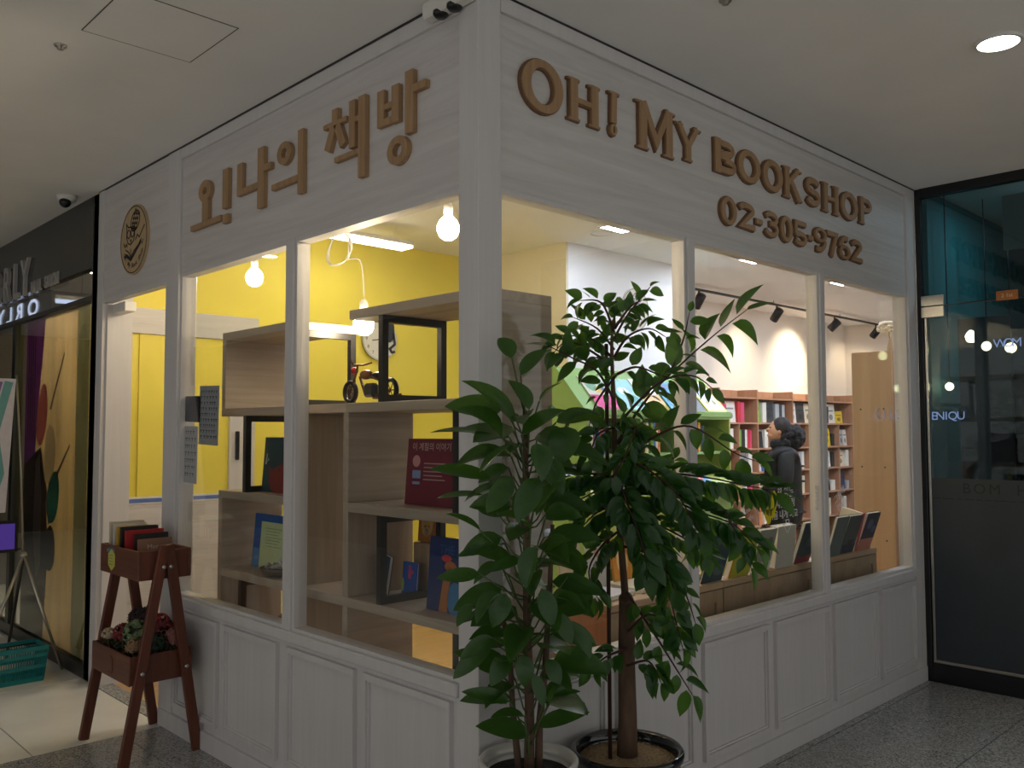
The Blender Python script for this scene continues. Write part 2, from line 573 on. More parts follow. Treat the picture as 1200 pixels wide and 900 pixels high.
# cream floor goes on beyond the pieces in view
part('outer_paving', LG(floor).box(-7, -1.8, -7, 2.51, -0.012, -0.0005).box(-7, -3.12, 2.51, 7.5, -0.012, -0.0005).box(-1.8, 3.74, -7, -2.43, -0.012, -0.0005).box(-5, -0.0, 7.5, 13, -0.012, -0.0005), M['cream_tile'], floor)
tag(floor.children[-1], kind='stuff')

shop_floor = struct('floor_shop', G().box(0.0, 10.5, 0.0, 3.72, -0.06, -0.006), M['grout'], 'oak board floor inside the bookshop', 'floor')
random.seed(3)
for r in range(24):
    y0 = 0.1 + r * 0.15
    x = 0.1 - random.random() * 1.0
    while x < 6.0:
        x1 = x + 1.5
        if x1 > 0.2:
            part('floorboard', LG(shop_floor).box(max(x, 0.1) + .001, x1 - .001, y0 + .001, min(y0 + .149, 3.62), -0.012, 0.0, 0.001), M['oak_floor'], shop_floor)
        x = x1
thr = part('threshold', LG(shop_floor).box(-0.0, 0.1, 2.55, 3.57, -0.012, 0.004, 0.002), M['granite'], shop_floor, 'grey stone door threshold')

# --- unseen dark walls added across the left corridor to darken glass reflections
struct('wall_added_opposite', G().box(-5.1, -5.0, 4.5, 13.0, 0.0, CZ), paint('added_wall_paint', (92, 86, 80), .7, .1, 2), 'unseen dark wall added across the left corridor for glass reflections', 'wall')
struct('wall_added_end', G().box(-5.0, 0.0, 13.0, 13.1, 0.0, CZ), paint('added_end_paint', (70, 66, 62), .7, .1, 2), 'unseen dark wall added at the corridor end for glass reflections', 'wall')

# --- ceiling
ceiling = struct('ceiling', G().box(-7, 10.5, -7, 13, CZ, CZ + 0.12), M['ceiling'], 'plain white painted mall ceiling', 'ceiling')
hg = LG(ceiling)
rect_frame(hg, lambda a, b, d: Vector((a, b, CZ - d)), -0.866, -0.437, 0.876, 1.306, 0.0035, 0.0, 0.0015)
part('access_hatch_seam', hg, M['black_metal'], ceiling, 'thin dark seam around square access hatch')
part('access_hatch', LG(ceiling).box(-0.861, -0.442, 0.881, 1.301, CZ - 0.002, CZ), M['ceiling'], ceiling)

# --- left front (faces the left corridor)
wl = struct('wall_left', G().box(0.006, 0.10, 0.10, 2.40, 0.0, 0.66), M['white_wood_v'], 'white panelled wooden shop front left of the corner', 'wall')
P = lambda n, g, m='white_wood_v', lab=None, parent=None: part(n, g, M[m], parent or wl, lab)
P('corner_post', LG(wl).box(0.0, 0.107, 0.0, 0.10, 0.0, CZ, 0.002))
P('post', LG(wl).box(-0.004, 0.10, 2.40, 2.55, 0.0, CZ, 0.003))
P('sill_rail', LG(wl).box(-0.012, 0.10, 0.10, 2.40, 0.655, 0.70, 0.004))
P('fascia_board', LG(wl).box(0.012, 0.10, 0.10, 2.465, 2.40, CZ), 'white_wood_h')
P('fascia_stop', LG(wl).box(0.0, 0.10, 2.44, 2.475, 2.40, CZ, 0.002))
P('crown_rail', LG(wl).box(-0.002, 0.04, 0.10, 2.475, 3.025, CZ, 0.003))
P('header_board', LG(wl).box(0.0, 0.10, 2.55, 3.57, 2.39, CZ, 0.002), 'white_wood_h')
P('header_edge', LG(wl).box(-0.006, 0.10, 3.52, 3.62, 0.0, CZ, 0.002))
P('mullion', LG(wl).box(0.0, 0.07, 1.213, 1.28, 0.70, 2.40, 0.003))
for (y0, y1) in ((0.134, 0.653), (0.711, 1.226), (1.306, 1.815), (1.875, 2.37)):
    g = LG(wl); rect_frame(g, FL, y0, y1, 0.135, 0.635, 0.024, -0.007, 0.013)
    P('panel_moulding', g)
    g = LG(wl); rect_frame(g, FL, y0 + 0.022, y1 - 0.022, 0.157, 0.613, 0.010, -0.007, 0.003)
    P('panel_bead', g)
bl = struct('baseboard_left', G().box(-0.012, 0.02, -0.012, 2.55, 0.0, 0.09, 0.003), M['white_wood_v'], 'white skirting board of the left shop front', 'baseboard')

# --- right front
wr = struct('wall_right', G().box(0.107, 3.75, 0.006, 0.10, 0.0, 0.66), M['white_wood_v'], 'white panelled wooden shop front right of the corner', 'wall')
PR = lambda n, g, m='white_wood_v', lab=None: part(n, g, M[m], wr, lab)
PR('post', LG(wr).box(3.62, 3.75, -0.002, 0.10, 0.0, CZ, 0.002))
PR('sill_rail', LG(wr).box(0.107, 3.64, -0.012, 0.10, 0.655, 0.70, 0.004))
PR('fascia_board', LG(wr).box(0.107, 3.66, 0.012, 0.10, 2.40, CZ), 'white_wood_hx')
PR('crown_rail', LG(wr).box(0.107, 3.75, -0.005, 0.04, 3.03, CZ, 0.003))
for (x0, x1) in ((1.23, 1.285), (2.45, 2.50)):
    PR('mullion', LG(wr).box(x0, x1, 0.0, 0.07, 0.70, 2.40, 0.003))
for (x0, x1) in ((0.134, 0.653), (0.711, 1.226), (1.298, 1.849), (1.905, 2.467), (2.515, 3.051), (3.097, 3.61)):
    g = LG(wr); rect_frame(g, FR, x0, x1, 0.135, 0.635, 0.024, -0.007, 0.013)
    PR('panel_moulding', g)
    g = LG(wr); rect_frame(g, FR, x0 + 0.022, x1 - 0.022, 0.157, 0.613, 0.010, -0.007, 0.003)
    PR('panel_bead', g)
br = struct('baseboard_right', G().box(0.012, 3.74, -0.012, 0.02, 0.0, 0.09, 0.003), M['white_wood_v'], 'white skirting board of the right shop front', 'baseboard')

# black strips painted in as the shadow line between fronts and ceiling
P('painted_shadow_line', LG(wl).box(-0.008, 0.02, -0.008, 3.62, CZ - .007, CZ), 'black_metal', 'thin black strip painted as the shadow line under the ceiling')
PR('painted_shadow_line', LG(wr).box(0.022, 3.75, -0.009, 0.02, CZ - .007, CZ), 'black_metal', 'thin black strip painted as the shadow line under the ceiling')

# --- windows
def window(n, side, a0, a1, lab):
    fn = (lambda a, b, d: Vector((d, a, b))) if side == 'L' else (lambda a, b, d: Vector((a, d, b)))
    g = G(); rect_frame(g, fn, a0, a1, 0.70, 2.40, 0.014, 0.012, 0.075)
    o = struct('window_%d' % n, g, M['white_wood_v'], lab, 'window')
    g = LG(o)
    if side == 'L': g.box(0.034, 0.040, a0 + .013, a1 - .013, 0.713, 2.387)
    else: g.box(a0 + .013, a1 - .013, 0.034, 0.040, 0.713, 2.387)
    part('pane', g, M['glass'], o)
    return o
window(1, 'L', 0.10, 1.213, 'left front window next to the corner post')
window(2, 'L', 1.28, 2.40, 'left front window next to the shop door')
window(3, 'R', 0.107, 1.23, 'right front window behind the potted plants')
window(4, 'R', 1.285, 2.45, 'middle window of the right front')
window(5, 'R', 2.50, 3.62, 'right front window next to the dark glass partition')

# --- doorway of the bookshop
d1 = struct('door_1', G().box(0.0, 0.05, 3.54, 3.575, 0.0, 2.39, 0.002), M['white_wood_v'], 'open doorway of the bookshop with white jambs', 'door')
part('jamb', LG(d1).box(0.0, 0.05, 2.55, 2.572, 0.0, 2.39, 0.002), M['white_wood_v'], d1)
part('head', LG(d1).box(0.0, 0.05, 2.572, 3.54, 2.365, 2.39, 0.002), M['white_wood_v'], d1)
part('closer_box', LG(d1).box(0.05, 0.12, 3.30, 3.50, 2.30, 2.36, 0.004), M['white_plastic'], d1, 'white door closer box')

# --- bookshop interior shell
wb = struct('wall_back', G().box(0.0, 3.30, BY, BY + 0.1, 0.0, CZ), M['yellow'], 'bright yellow back wall of the bookshop', 'wall')
part('white_return', LG(wb).box(0.02, 0.175, 3.50, BY + 0.02, 0.0, CZ), M['white_wood_v'], wb)
part('frame_head', LG(wb).box(0.10, 1.10, BY - 0.03, BY + .01, 2.20, 2.37, 0.003), M['white_wood_hx'], wb)
part('frame_jamb', LG(wb).box(0.887, 1.08, BY - 0.03, BY + .01, 0.0, 2.20, 0.003), M['white_wood_v'], wb)
part('yellow_panel', LG(wb).box(0.262, 0.887, BY - 0.012, BY + .01, 1.135, 2.20, 0.002), M['yellow'], wb)
part('wainscot', LG(wb).box(0.175, 0.887, BY - 0.016, BY + .01, 0.0, 1.085), M['white_wood_hx'], wb)
part('border_strip', LG(wb).box(0.175, 0.887, BY - 0.02, BY + .01, 1.085, 1.135, 0.002), M['white_plastic'], wb)
part('border_line', LG(wb).box(0.175, 0.887, BY - 0.0225, BY - .018, 1.098, 1.122), M['trim_blue'], wb, 'blue line of the border strip')
part('door_latch', LG(wb).box(0.93, 0.955, BY - 0.05, BY - .02, 1.36, 1.56, 0.004), M['dark_plastic'], wb, 'dark door latch')
wc = struct('wall_column', G().box(3.265, 4.93, 2.55, BY, 0.0, CZ), M['white'], 'white painted column block in the shop', 'wall')
part('side_face', LG(wc).box(3.255, 3.268, 2.56, BY, 0.0, CZ), M['cream'], wc, 'cream coloured side of the column')  # thin slab in a creamier colour than the block
struct('wall_rear', G().box(4.93, 10.5, BY, BY + 0.1, 0.0, CZ), M['beige'], 'beige wall above the wooden bookcase', 'wall')
struct('wall_end', G().box(10.5, 10.6, 0.1, BY + 0.1, 0.0, CZ), M['beige'], 'beige end wall of the bookshop', 'wall')
struct('wall_front', G().box(3.85, 10.5, 0.02, 0.10, 0.0, CZ), M['beige'], 'inner side of the solid front wall', 'wall')

# --- ceiling fittings in the corridor
def downlight(x, y, lab, r=0.075):
    o = empty('downlight', (x, y, CZ - 0.012))
    g = LG(o); g.ring((x, y), (r + .012, r + .012), (r, r), lambda a, b, d: Vector((a, b, CZ - d)), 0.0, 0.012, 32)
    part('rim', g, M['white_plastic'], o)
    g = LG(o); g.lathe([(r, CZ - 0.004), (r, CZ - 0.010)], (x, y, 0), 32)
    part('lens', g, M['mall_light'], o)
    return tag(o, lab, 'ceiling light', 'round corridor downlights')
downlight(1.783, -1.096, 'lit round downlight in the ceiling above the dark glass side')
for (x, y, w_) in ((-1.4, -1.1, 'over the corner walkway'), (-4.2, -1.1, 'over the far side of the corner walkway'), (1.78, -4.0, 'behind the viewer on the right'), (-1.4, -4.0, 'behind the viewer'),
        (-3.6, 1.6, 'on the far side of the left corridor'), (-1.7, 4.7, 'in front of the nail salon'), (-1.7, 7.4, 'deep in the left corridor')):
    downlight(x, y, 'added unseen round downlight outside the frame, ' + w_)  # extra unseen downlights, added for corridor ambience and to light the poster

def sprinkler(x, y, lab):
    g = G(); g.lathe([(0.0, CZ - .018), (0.012, CZ - .017), (0.013, CZ - .008), (0.022, CZ - .006), (0.024, CZ)], (x, y, 0), 20)
    tag(build('sprinkler', g, M['steel']), lab, 'sprinkler', 'ceiling sprinklers')
sprinkler(-0.879, 1.503, 'small ceiling sprinkler left of the square access hatch')
sprinkler(0.714, -0.528, 'small ceiling sprinkler over the bookshop name sign')

cc = empty('security_camera', (-0.13, 3.85, CZ - 0.07))
g = LG(cc).lathe([(0.0, CZ - .055), (0.03, CZ - .052), (0.055, CZ - .035), (0.062, CZ - .012), (0.062, CZ)], (-0.13, 3.85, 0), 24)
part('housing', g, M['white_plastic'], cc)
part('lens_dome', LG(cc).sphere((-0.145, 3.83, CZ - .05), 0.036, n=16, m=10), M['dark_plastic'], cc, 'black glossy lens dome')
tag(cc, 'white dome security camera under the ceiling above the black salon front', 'camera')

em = empty('emergency_light', (-0.05, 0.125, 2.99))
part('housing', LG(em).box(-0.055, -0.003, 0.005, 0.245, 3.03, CZ, 0.008), M['white_plastic'], em)
for y in (0.09, 0.165):
    part('lamp_head', LG(em).lathe([(0.0, 3.018), (0.02, 3.019), (0.028, 3.03), (0.028, 3.04)], (-0.03, y, 0), 16), M['dark_plastic'], em)
tag(em, 'white twin-head emergency light at the corner under the ceiling', 'emergency light')

# ================================================================== SIGNS ON THE FRONTS
def Fl(x0): return lambda a, b, d: Vector((x0 - d, a, b))
def Fr(y0): return lambda a, b, d: Vector((a, y0 - d, b))

# --- Korean name, cut from plywood
ks = empty('shop_sign', (0.012, 1.25, 2.56))
F0 = Fl(0.012)
def strokes(rects, rings=(), bars=()):
    g = LG(ks)
    for i_, (y0, y1, z0, z1) in enumerate(rects):
        g.box(0.012 - 0.022 - i_ * .0004, 0.013, y0, y1, z0, z1, 0.002)
    for (cy, cz, ry, rz, w) in rings:
        g.ring((cy, cz), (ry, rz), (ry - w, rz - w * 0.8), F0, 0.0, 0.022, 36)
    for (p, q, w) in bars:
        g.ribbon([p, q], w, F0, 0.0, 0.0215)
    part('letter', g, M['sign_wood'], ks)
strokes([(1.905, 2.25, 2.603, 2.632), (2.045, 2.113, 2.63, 2.74)], [(2.087, 2.788, 0.069, 0.056, 0.044)])
strokes([(1.828, 1.888, 2.655, 2.854)])
strokes([(1.826, 1.882, 2.580, 2.626)])
strokes([(1.683, 1.735, 2.690, 2.846), (1.527, 1.735, 2.688, 2.718), (1.472, 1.530, 2.590, 2.876), (1.410, 1.473, 2.756, 2.788)])
strokes([(1.16, 1.40, 2.648, 2.676), (1.126, 1.170, 2.588, 2.872)], [(1.289, 2.798, 0.061, 0.052, 0.036)])
strokes([(0.857, 0.900, 2.830, 2.889), (0.792, 0.965, 2.817, 2.838), (0.730, 0.773, 2.694, 2.890), (0.658, 0.706, 2.560, 2.890), (0.705, 0.731, 2.794, 2.817), (0.705, 0.878, 2.660, 2.682)],
        [], [((0.885, 2.828), (0.937, 2.722), 0.042), ((0.868, 2.828), (0.818, 2.722), 0.042)])
strokes([(0.534, 0.579, 2.728, 2.872), (0.440, 0.485, 2.724, 2.870), (0.480, 0.540, 2.788, 2.812), (0.480, 0.540, 2.727, 2.755), (0.351, 0.399, 2.660, 2.899), (0.276, 0.352, 2.808, 2.838)],
        [(0.447, 2.612, 0.064, 0.055, 0.036)])
tag(ks, 'Korean shop name in tan plywood letters on the left fascia', 'sign')

# --- English name and phone number: stepped plywood letters with small serifs
def arc(cx, cy, rx, ry, a0, a1, n=14):
    return [(cx + rx * math.cos(math.radians(a0 + (a1 - a0) * i / n)), cy + ry * math.sin(math.radians(a0 + (a1 - a0) * i / n))) for i in range(n + 1)]
def glyph(ch, w, h, t):
    """strokes of a letter in a w x h box: (list of polylines with widths, list of serif centres, list of rings)"""
    s = []; ser = []; rg = []
    hw = t / 2
    if ch == 'O' or ch == '0':
        rg.append((w / 2, h / 2, w / 2, h / 2, t * (1.0 if ch == 'O' else .95)))
    elif ch == 'H':
        s += [([(hw + .01, 0), (hw + .01, h)], t), ([(w - hw - .01, 0), (w - hw - .01, h)], t), ([(hw, h * .5), (w - hw, h * .5)], t * .6)]
        ser += [(hw + .01, 0), (hw + .01, h), (w - hw - .01, 0), (w - hw - .01, h)]
    elif ch == 'M':
        s += [([(hw + .01, 0), (hw + .01, h)], t), ([(w - hw - .01, 0), (w - hw - .01, h)], t), ([(hw + .012, h), (w / 2, h * .23), (w - hw - .012, h)], t * .75)]
        ser += [(hw + .01, 0), (hw, h), (w - hw - .01, 0), (w - hw, h)]
    elif ch == 'Y':
        s += [([(w / 2, 0), (w / 2, h * .45)], t), ([(hw, h), (w / 2, h * .42), (w - hw, h)], t * .8)]
        ser += [(w / 2, 0), (hw, h), (w - hw, h)]
    elif ch == 'B':
        s += [([(hw, 0), (hw, h)], t), ([(hw, h - t * .35), (w * .55, h - t * .35)] + arc(w * .55, h * .74, w * .3, h * .26 - t * .35, 90, -90) + [(hw, h * .5)], t * .7),
              ([(hw, h * .5), (w * .58, h * .5)] + arc(w * .58, h * .26, w * .34, h * .26 - t * .35, 90, -90) + [(hw, t * .35)], t * .7)]
        ser += []
    elif ch == 'K':
        s += [([(hw + .008, 0), (hw + .008, h)], t), ([(hw, h * .4), (w - t * .6, h)], t * .7), ([(w * .42, h * .55), (w - t * .5, 0)], t * .85)]
        ser += [(hw + .008, 0), (hw + .008, h), (w - t * .5, 0), (w - t * .6, h)]
    elif ch == 'S':
        r = t * .42
        s += [(arc(w / 2, (1.5 * h - r) / 2, w / 2 - r, (.5 * h - r) / 2, 20, 270, 16) + arc(w / 2, (.5 * h + r) / 2, w / 2 - r, (.5 * h - r) / 2, 90, -160, 16), t * .72)]
    elif ch == 'P':
        s += [([(hw + .008, 0), (hw + .008, h)], t), ([(hw, h - t * .35), (w * .55, h - t * .35)] + arc(w * .55, h * .72, w * .35, h * .28 - t * .35, 90, -90) + [(hw, h * .44 + t * .35)], t * .7)]
        ser += [(hw + .008, 0)]
    elif ch == '!':
        s += [([(w * .45, h * .3), (w * .47, h * .62), (w * .5, h)], t * .8)]
        ser += [(w * .5, h)]
        rg.append((w * .42, t * .55, t * .5, t * .55, t * .49))
    elif ch == '-':
        s += [([(0, h * .45), (w, h * .45)], t * .75)]
    elif ch == '2':
        r = t * .4
        s += [(arc(w / 2, h * .72, w / 2 - r, h * .28 - r, 170, -35, 14) + [(w * .2, t * .5), (w, t * .5)], t * .8)]
    elif ch == '3':
        r = t * .4
        s += [(arc(w / 2, (1.52 * h - r) / 2, w / 2 - r - .004, (.48 * h - r) / 2, 160, -100, 16), t * .72), (arc(w / 2, (.52 * h + r) / 2, w / 2 - r, (.52 * h - r) / 2, 100, -160, 16), t * .72)]
    elif ch == '5':
        r = t * .4
        s += [([(w * .92, h - r), (w * .2, h - r), (w * .16, h * .52)] + arc(w / 2, h * .31, w / 2 - r, h * .31 - r, 130, -155, 14), t * .75)]
    elif ch == '6':
        r = t * .4
        s += [(arc(w * .62, h * .5, w * .62 - r, h * .5 - r, 70, 180, 10), t * .8)]
        rg.append((w / 2, h * .31, w / 2, h * .31, t * .8))
    elif ch == '9':
        r = t * .4
        s += [(arc(w * .38, h * .5, w * .62 - r, h * .5 - r, -110, 0, 10), t * .8)]
        rg.append((w / 2, h * .69, w / 2, h * .31, t * .8))
    elif ch == '7':
        s += [([(0, h - t * .4), (w - t * .5, h - t * .4), (w * .36, 0)], t * .8)]
    return s, ser, rg
def sign_letter(par, ch, x0, x1, z0, z1, t, y0=0.012):
    w, h = x1 - x0, z1 - z0
    s, ser, rg = glyph(ch, w, h, t)
    F = Fr(y0)
    o = LG(par)
    for (dw, da, db, mi) in ((0.0, 0.0, 0.012, 1), (-0.010, 0.012, 0.020, 0)):
        for i_, (pts, wd) in enumerate(s):
            o.ribbon([(x0 + a, z0 + b) for a, b in pts], wd + dw, F, da, db + i_ * .0004, mi=mi)
        for (a, b, ra, rb, wd) in rg:
            o.ring((x0 + a, z0 + b), (ra + dw / 2, rb + dw / 2), (max(.001, ra - wd - dw / 2), max(.001, rb - wd * .7 - dw / 2)), F, da, db + .0012, 40, mi=mi)
        for i_, (a, b) in enumerate(ser):
            zz = z0 + min(max(b, 0.005), h - 0.005)
            o.ribbon([(x0 + a - t * .72 - dw / 2, zz), (x0 + a + t * .72 + dw / 2, zz)], 0.012 + dw * .3, F, da, db - .0006 - i_ * .0003, mi=mi)
    part('letter', o, [M['sign_wood'], M['sign_edge']], par)
es = empty('shop_sign', (1.65, 0.012, 2.72))
T1 = 0.050
for (ch, a, b, c, d, t) in (('O', .20, .428, 2.712, 2.918, .056), ('H', .452, .642, 2.732, 2.897, .05), ('!', .685, .77, 2.724, 2.907, .05),
        ('M', .878, 1.134, 2.72, 2.92, .056), ('Y', 1.148, 1.332, 2.737, 2.895, .046), ('B', 1.446, 1.625, 2.738, 2.899, .055),
        ('O', 1.64, 1.85, 2.735, 2.902, .052), ('O', 1.864, 2.066, 2.735, 2.902, .052), ('K', 2.078, 2.262, 2.738, 2.899, .05),
        ('S', 2.302, 2.472, 2.735, 2.902, .055), ('H', 2.493, 2.69, 2.738, 2.899, .05), ('O', 2.703, 2.922, 2.735, 2.902, .052), ('P', 2.945, 3.11, 2.745, 2.905, .05)):
    sign_letter(es, ch, a, b, c, d, t)
tag(es, 'English shop name in tan serif plywood letters on the right fascia', 'sign')
ps = empty('phone_number_sign', (2.2, 0.012, 2.50))
for (ch, a, b) in (('0', 1.488, 1.628), ('2', 1.641, 1.788), ('-', 1.80, 1.858), ('3', 1.872, 2.018), ('0', 2.028, 2.16), ('5', 2.168, 2.312), ('-', 2.325, 2.375),
        ('9', 2.388, 2.53), ('7', 2.54, 2.668), ('6', 2.676, 2.815), ('2', 2.825, 2.965)):
    sign_letter(ps, ch, a, b, 2.502, 2.642, .044)
tag(ps, 'phone number in tan plywood digits under the English shop name', 'sign')

# --- round emblem: a cat with a chequered beret reading a book
def emblem(name, c, r, F, disc_m, line_m, lab, thick=0.014, disc=True, mirror=1):
    """F maps (a, b, d); a runs to the viewer's right when mirror=1"""
    o = empty(name, F(c[0], c[1], 0.0))
    f = lambda a, b, d: F(c[0] + a * mirror * r, c[1] + b * r, d)
    g = LG(o)
    n = 48
    vs = [F(c[0] + r * math.cos(2 * math.pi * k / n), c[1] + r * math.sin(2 * math.pi * k / n), d) for d in (0, thick) for k in range(n)]
    g.add(vs, [tuple(range(n))[::-1], tuple(range(n, 2 * n))] + [(k, (k + 1) % n, n + (k + 1) % n, n + k) for k in range(n)])
    part('disc', g, disc_m, o)
    d0, d1 = thick - 0.001, thick + 0.0015
    g = LG(o)
    g.ring(c, (r * .96, r * .96), (r * .935, r * .935), F, d0, d1, 48)
    def line(pts, w=.03, closed=False): g.ribbon([(c[0] + a * mirror * r, c[1] + b * r) for a, b in pts], w * r, F, d0, d1, closed)
    # beret outline and chequer
    bc, ba = (0.10, 0.52), math.radians(28)
    def E_(u, v): return (bc[0] + .34 * u * math.cos(ba) - .26 * v * math.sin(ba), bc[1] + .34 * u * math.sin(ba) + .26 * v * math.cos(ba))
    line([E_(math.cos(t * .2618), math.sin(t * .2618)) for t in range(24)], .04, True)
    for i in range(-3, 3):
        for j in range(-3, 3):
            if (i + j) % 2 == 0:
                u, v = (i + .5) / 3, (j + .5) / 3
                if u * u + v * v < .85:
                    q = [E_(u - .16, v - .16), E_(u + .16, v - .16), E_(u + .16, v + .16), E_(u - .16, v + .16)]
                    if mirror < 0: q = q[::-1]
                    g.prism([(c[0] + a * mirror * r, c[1] + b * r) for a, b in q], F, d0, d1)
    line([(.10, .78), (.13, .88)], .05)
    # head with ears, round glasses, muzzle, whiskers
    line([(-.50, .34), (-.54, .52), (-.38, .40), (-.12, .38), (.06, .40)], .04)
    line([(-.50, .34), (-.52, .10), (-.40, -.06), (-.20, -.12), (.00, -.04), (.08, .12), (.06, .40)], .035)
    line([(-.36 + .12 * math.cos(t * .5236), .20 + .12 * math.sin(t * .5236)) for t in range(12)], .035, True)
    line([(-.08 + .12 * math.cos(t * .5236), .20 + .12 * math.sin(t * .5236)) for t in range(12)], .035, True)
    line([(-.25, .02), (-.20, -.02), (-.15, .02)], .035)
    line([(-.20, -.02), (-.20, -.08)], .03)
    # paws, body and open book
    line([(-.72, -.02), (-.62, -.14), (-.50, -.06), (-.46, -.16)], .035)
    line([(.14, -.04), (.28, .10), (.42, .00), (.62, .18), (.78, .30)], .035)
    line([(.70, -.10), (.62, -.22)], .03)
    line([(-.58, -.22), (-.34, -.32), (-.16, -.50), (.02, -.34), (.34, -.22), (.56, -.06)], .035)
    line([(-.64, -.44), (-.50, -.40), (-.16, -.56)], .10)
    line([(-.16, -.56), (.16, -.36), (.56, -.12)], .09)
    line([(-.16, -.50), (-.20, -.24)], .03)
    part('drawing', g, line_m, o, 'dark line drawing of a reading cat')
    # lettering along the lower edge
    g = LG(o)
    txt = 'Oh! My Book Shop'
    for i, ch in enumerate(txt):
        if ch == ' ': continue
        an = math.radians(-148 + i * 7.8)
        px, pz = c[0] + mirror * r * .80 * math.cos(an), c[1] + r * .80 * math.sin(an)
        tm = text_mesh(ch, 0.19 * r, 0.004 * r, 'CENTER')
        ca, sa = math.cos(an + math.pi / 2), math.sin(an + math.pi / 2)
        vs = []
        for v in tm.vertices:
            a = v.co.x * ca - v.co.y * sa; b = v.co.x * sa + v.co.y * ca
            vs.append(F(px + mirror * a, pz + b, thick + 0.001))
        g.add(vs, [tuple(p.vertices) for p in tm.polygons])
    part('lettering', g, line_m, o)
    return tag(o, lab, 'emblem')
emblem('shop_emblem', (3.012, 2.685), 0.207, Fl(0.0), M['emblem_wood'], M['engraved'], 'round plywood emblem of a reading cat above the shop door', mirror=-1)

# ================================================================== POTTED PLANTS AT THE CORNER
def leaf_data(name, prof, n, fold, droop, mat, rib=True):
    """unit leaf: length 1 along +x, half width from prof(t), folded along the midrib and drooping"""
    vs, fs, mi = [], [], []
    for i in range(n + 1):
        t = i / n
        x = math.sin(droop * t) / droop if droop else t
        z = -(1 - math.cos(droop * t)) / droop if droop else 0
        w = prof(t)
        vs += [(x, -w, z + w * fold), (x, 0, z), (x, w, z + w * fold)]
    for i in range(n):
        a = i * 3
        fs += [(a, a + 3, a + 4, a + 1), (a + 1, a + 4, a + 5, a + 2)]
    me = bpy.data.meshes.new(name)
    me.from_pydata(vs, [], fs)
    me.materials.append(mat)
    for p in me.polygons: p.use_smooth = True
    me.update()
    return me
def ovate(t): return 0.5 * (math.sin(math.pi * min(1, t ** 0.8)) ** 0.75) if 0 < t < 1 else 0.006
def pointed(t): return 0.5 * (math.sin(math.pi * t ** 0.72) ** 0.9) * (1 if t < .8 else 1 - (t - .8) * 1.6) if 0 < t < 1 else 0.006
LEAF_A = [leaf_data('broad_leaf', ovate, 9, f, d, M['leaf_a']) for f, d in ((.18, .5), (.3, .8), (.1, .3), (.4, .6))]
LEAF_B = [leaf_data('small_leaf', pointed, 7, f, d, M['leaf_b']) for f, d in ((.2, .5), (.35, .9), (.1, .3), (.45, .6))]
def leaf_matrix(base, tip, wr, roll, up):
    b, t = Vector(base), Vector(tip)
    x = t - b; L = x.length; x.normalize()
    z = (Vector(up) - x * Vector(up).dot(x))
    if z.length < 1e-3: z = Vector((1, 0, 0)) - x * x.x
    z.normalize()
    z = Matrix.Rotation(roll, 3, x) @ z
    y = z.cross(x)
    return plane_mat(b, x * L, y * L * wr, z * L * min(1.0, wr * 1.6))
def put_leaf(par, me, m, nm='leaf'):
    o = bpy.data.objects.new(nm, me)
    COL.objects.link(o)
    o.parent = par
    o.matrix_local = Matrix.Translation(-Vector(par.location)) @ m
    return o
toC = Vector((-1.9612, -2.1853, 1.55))

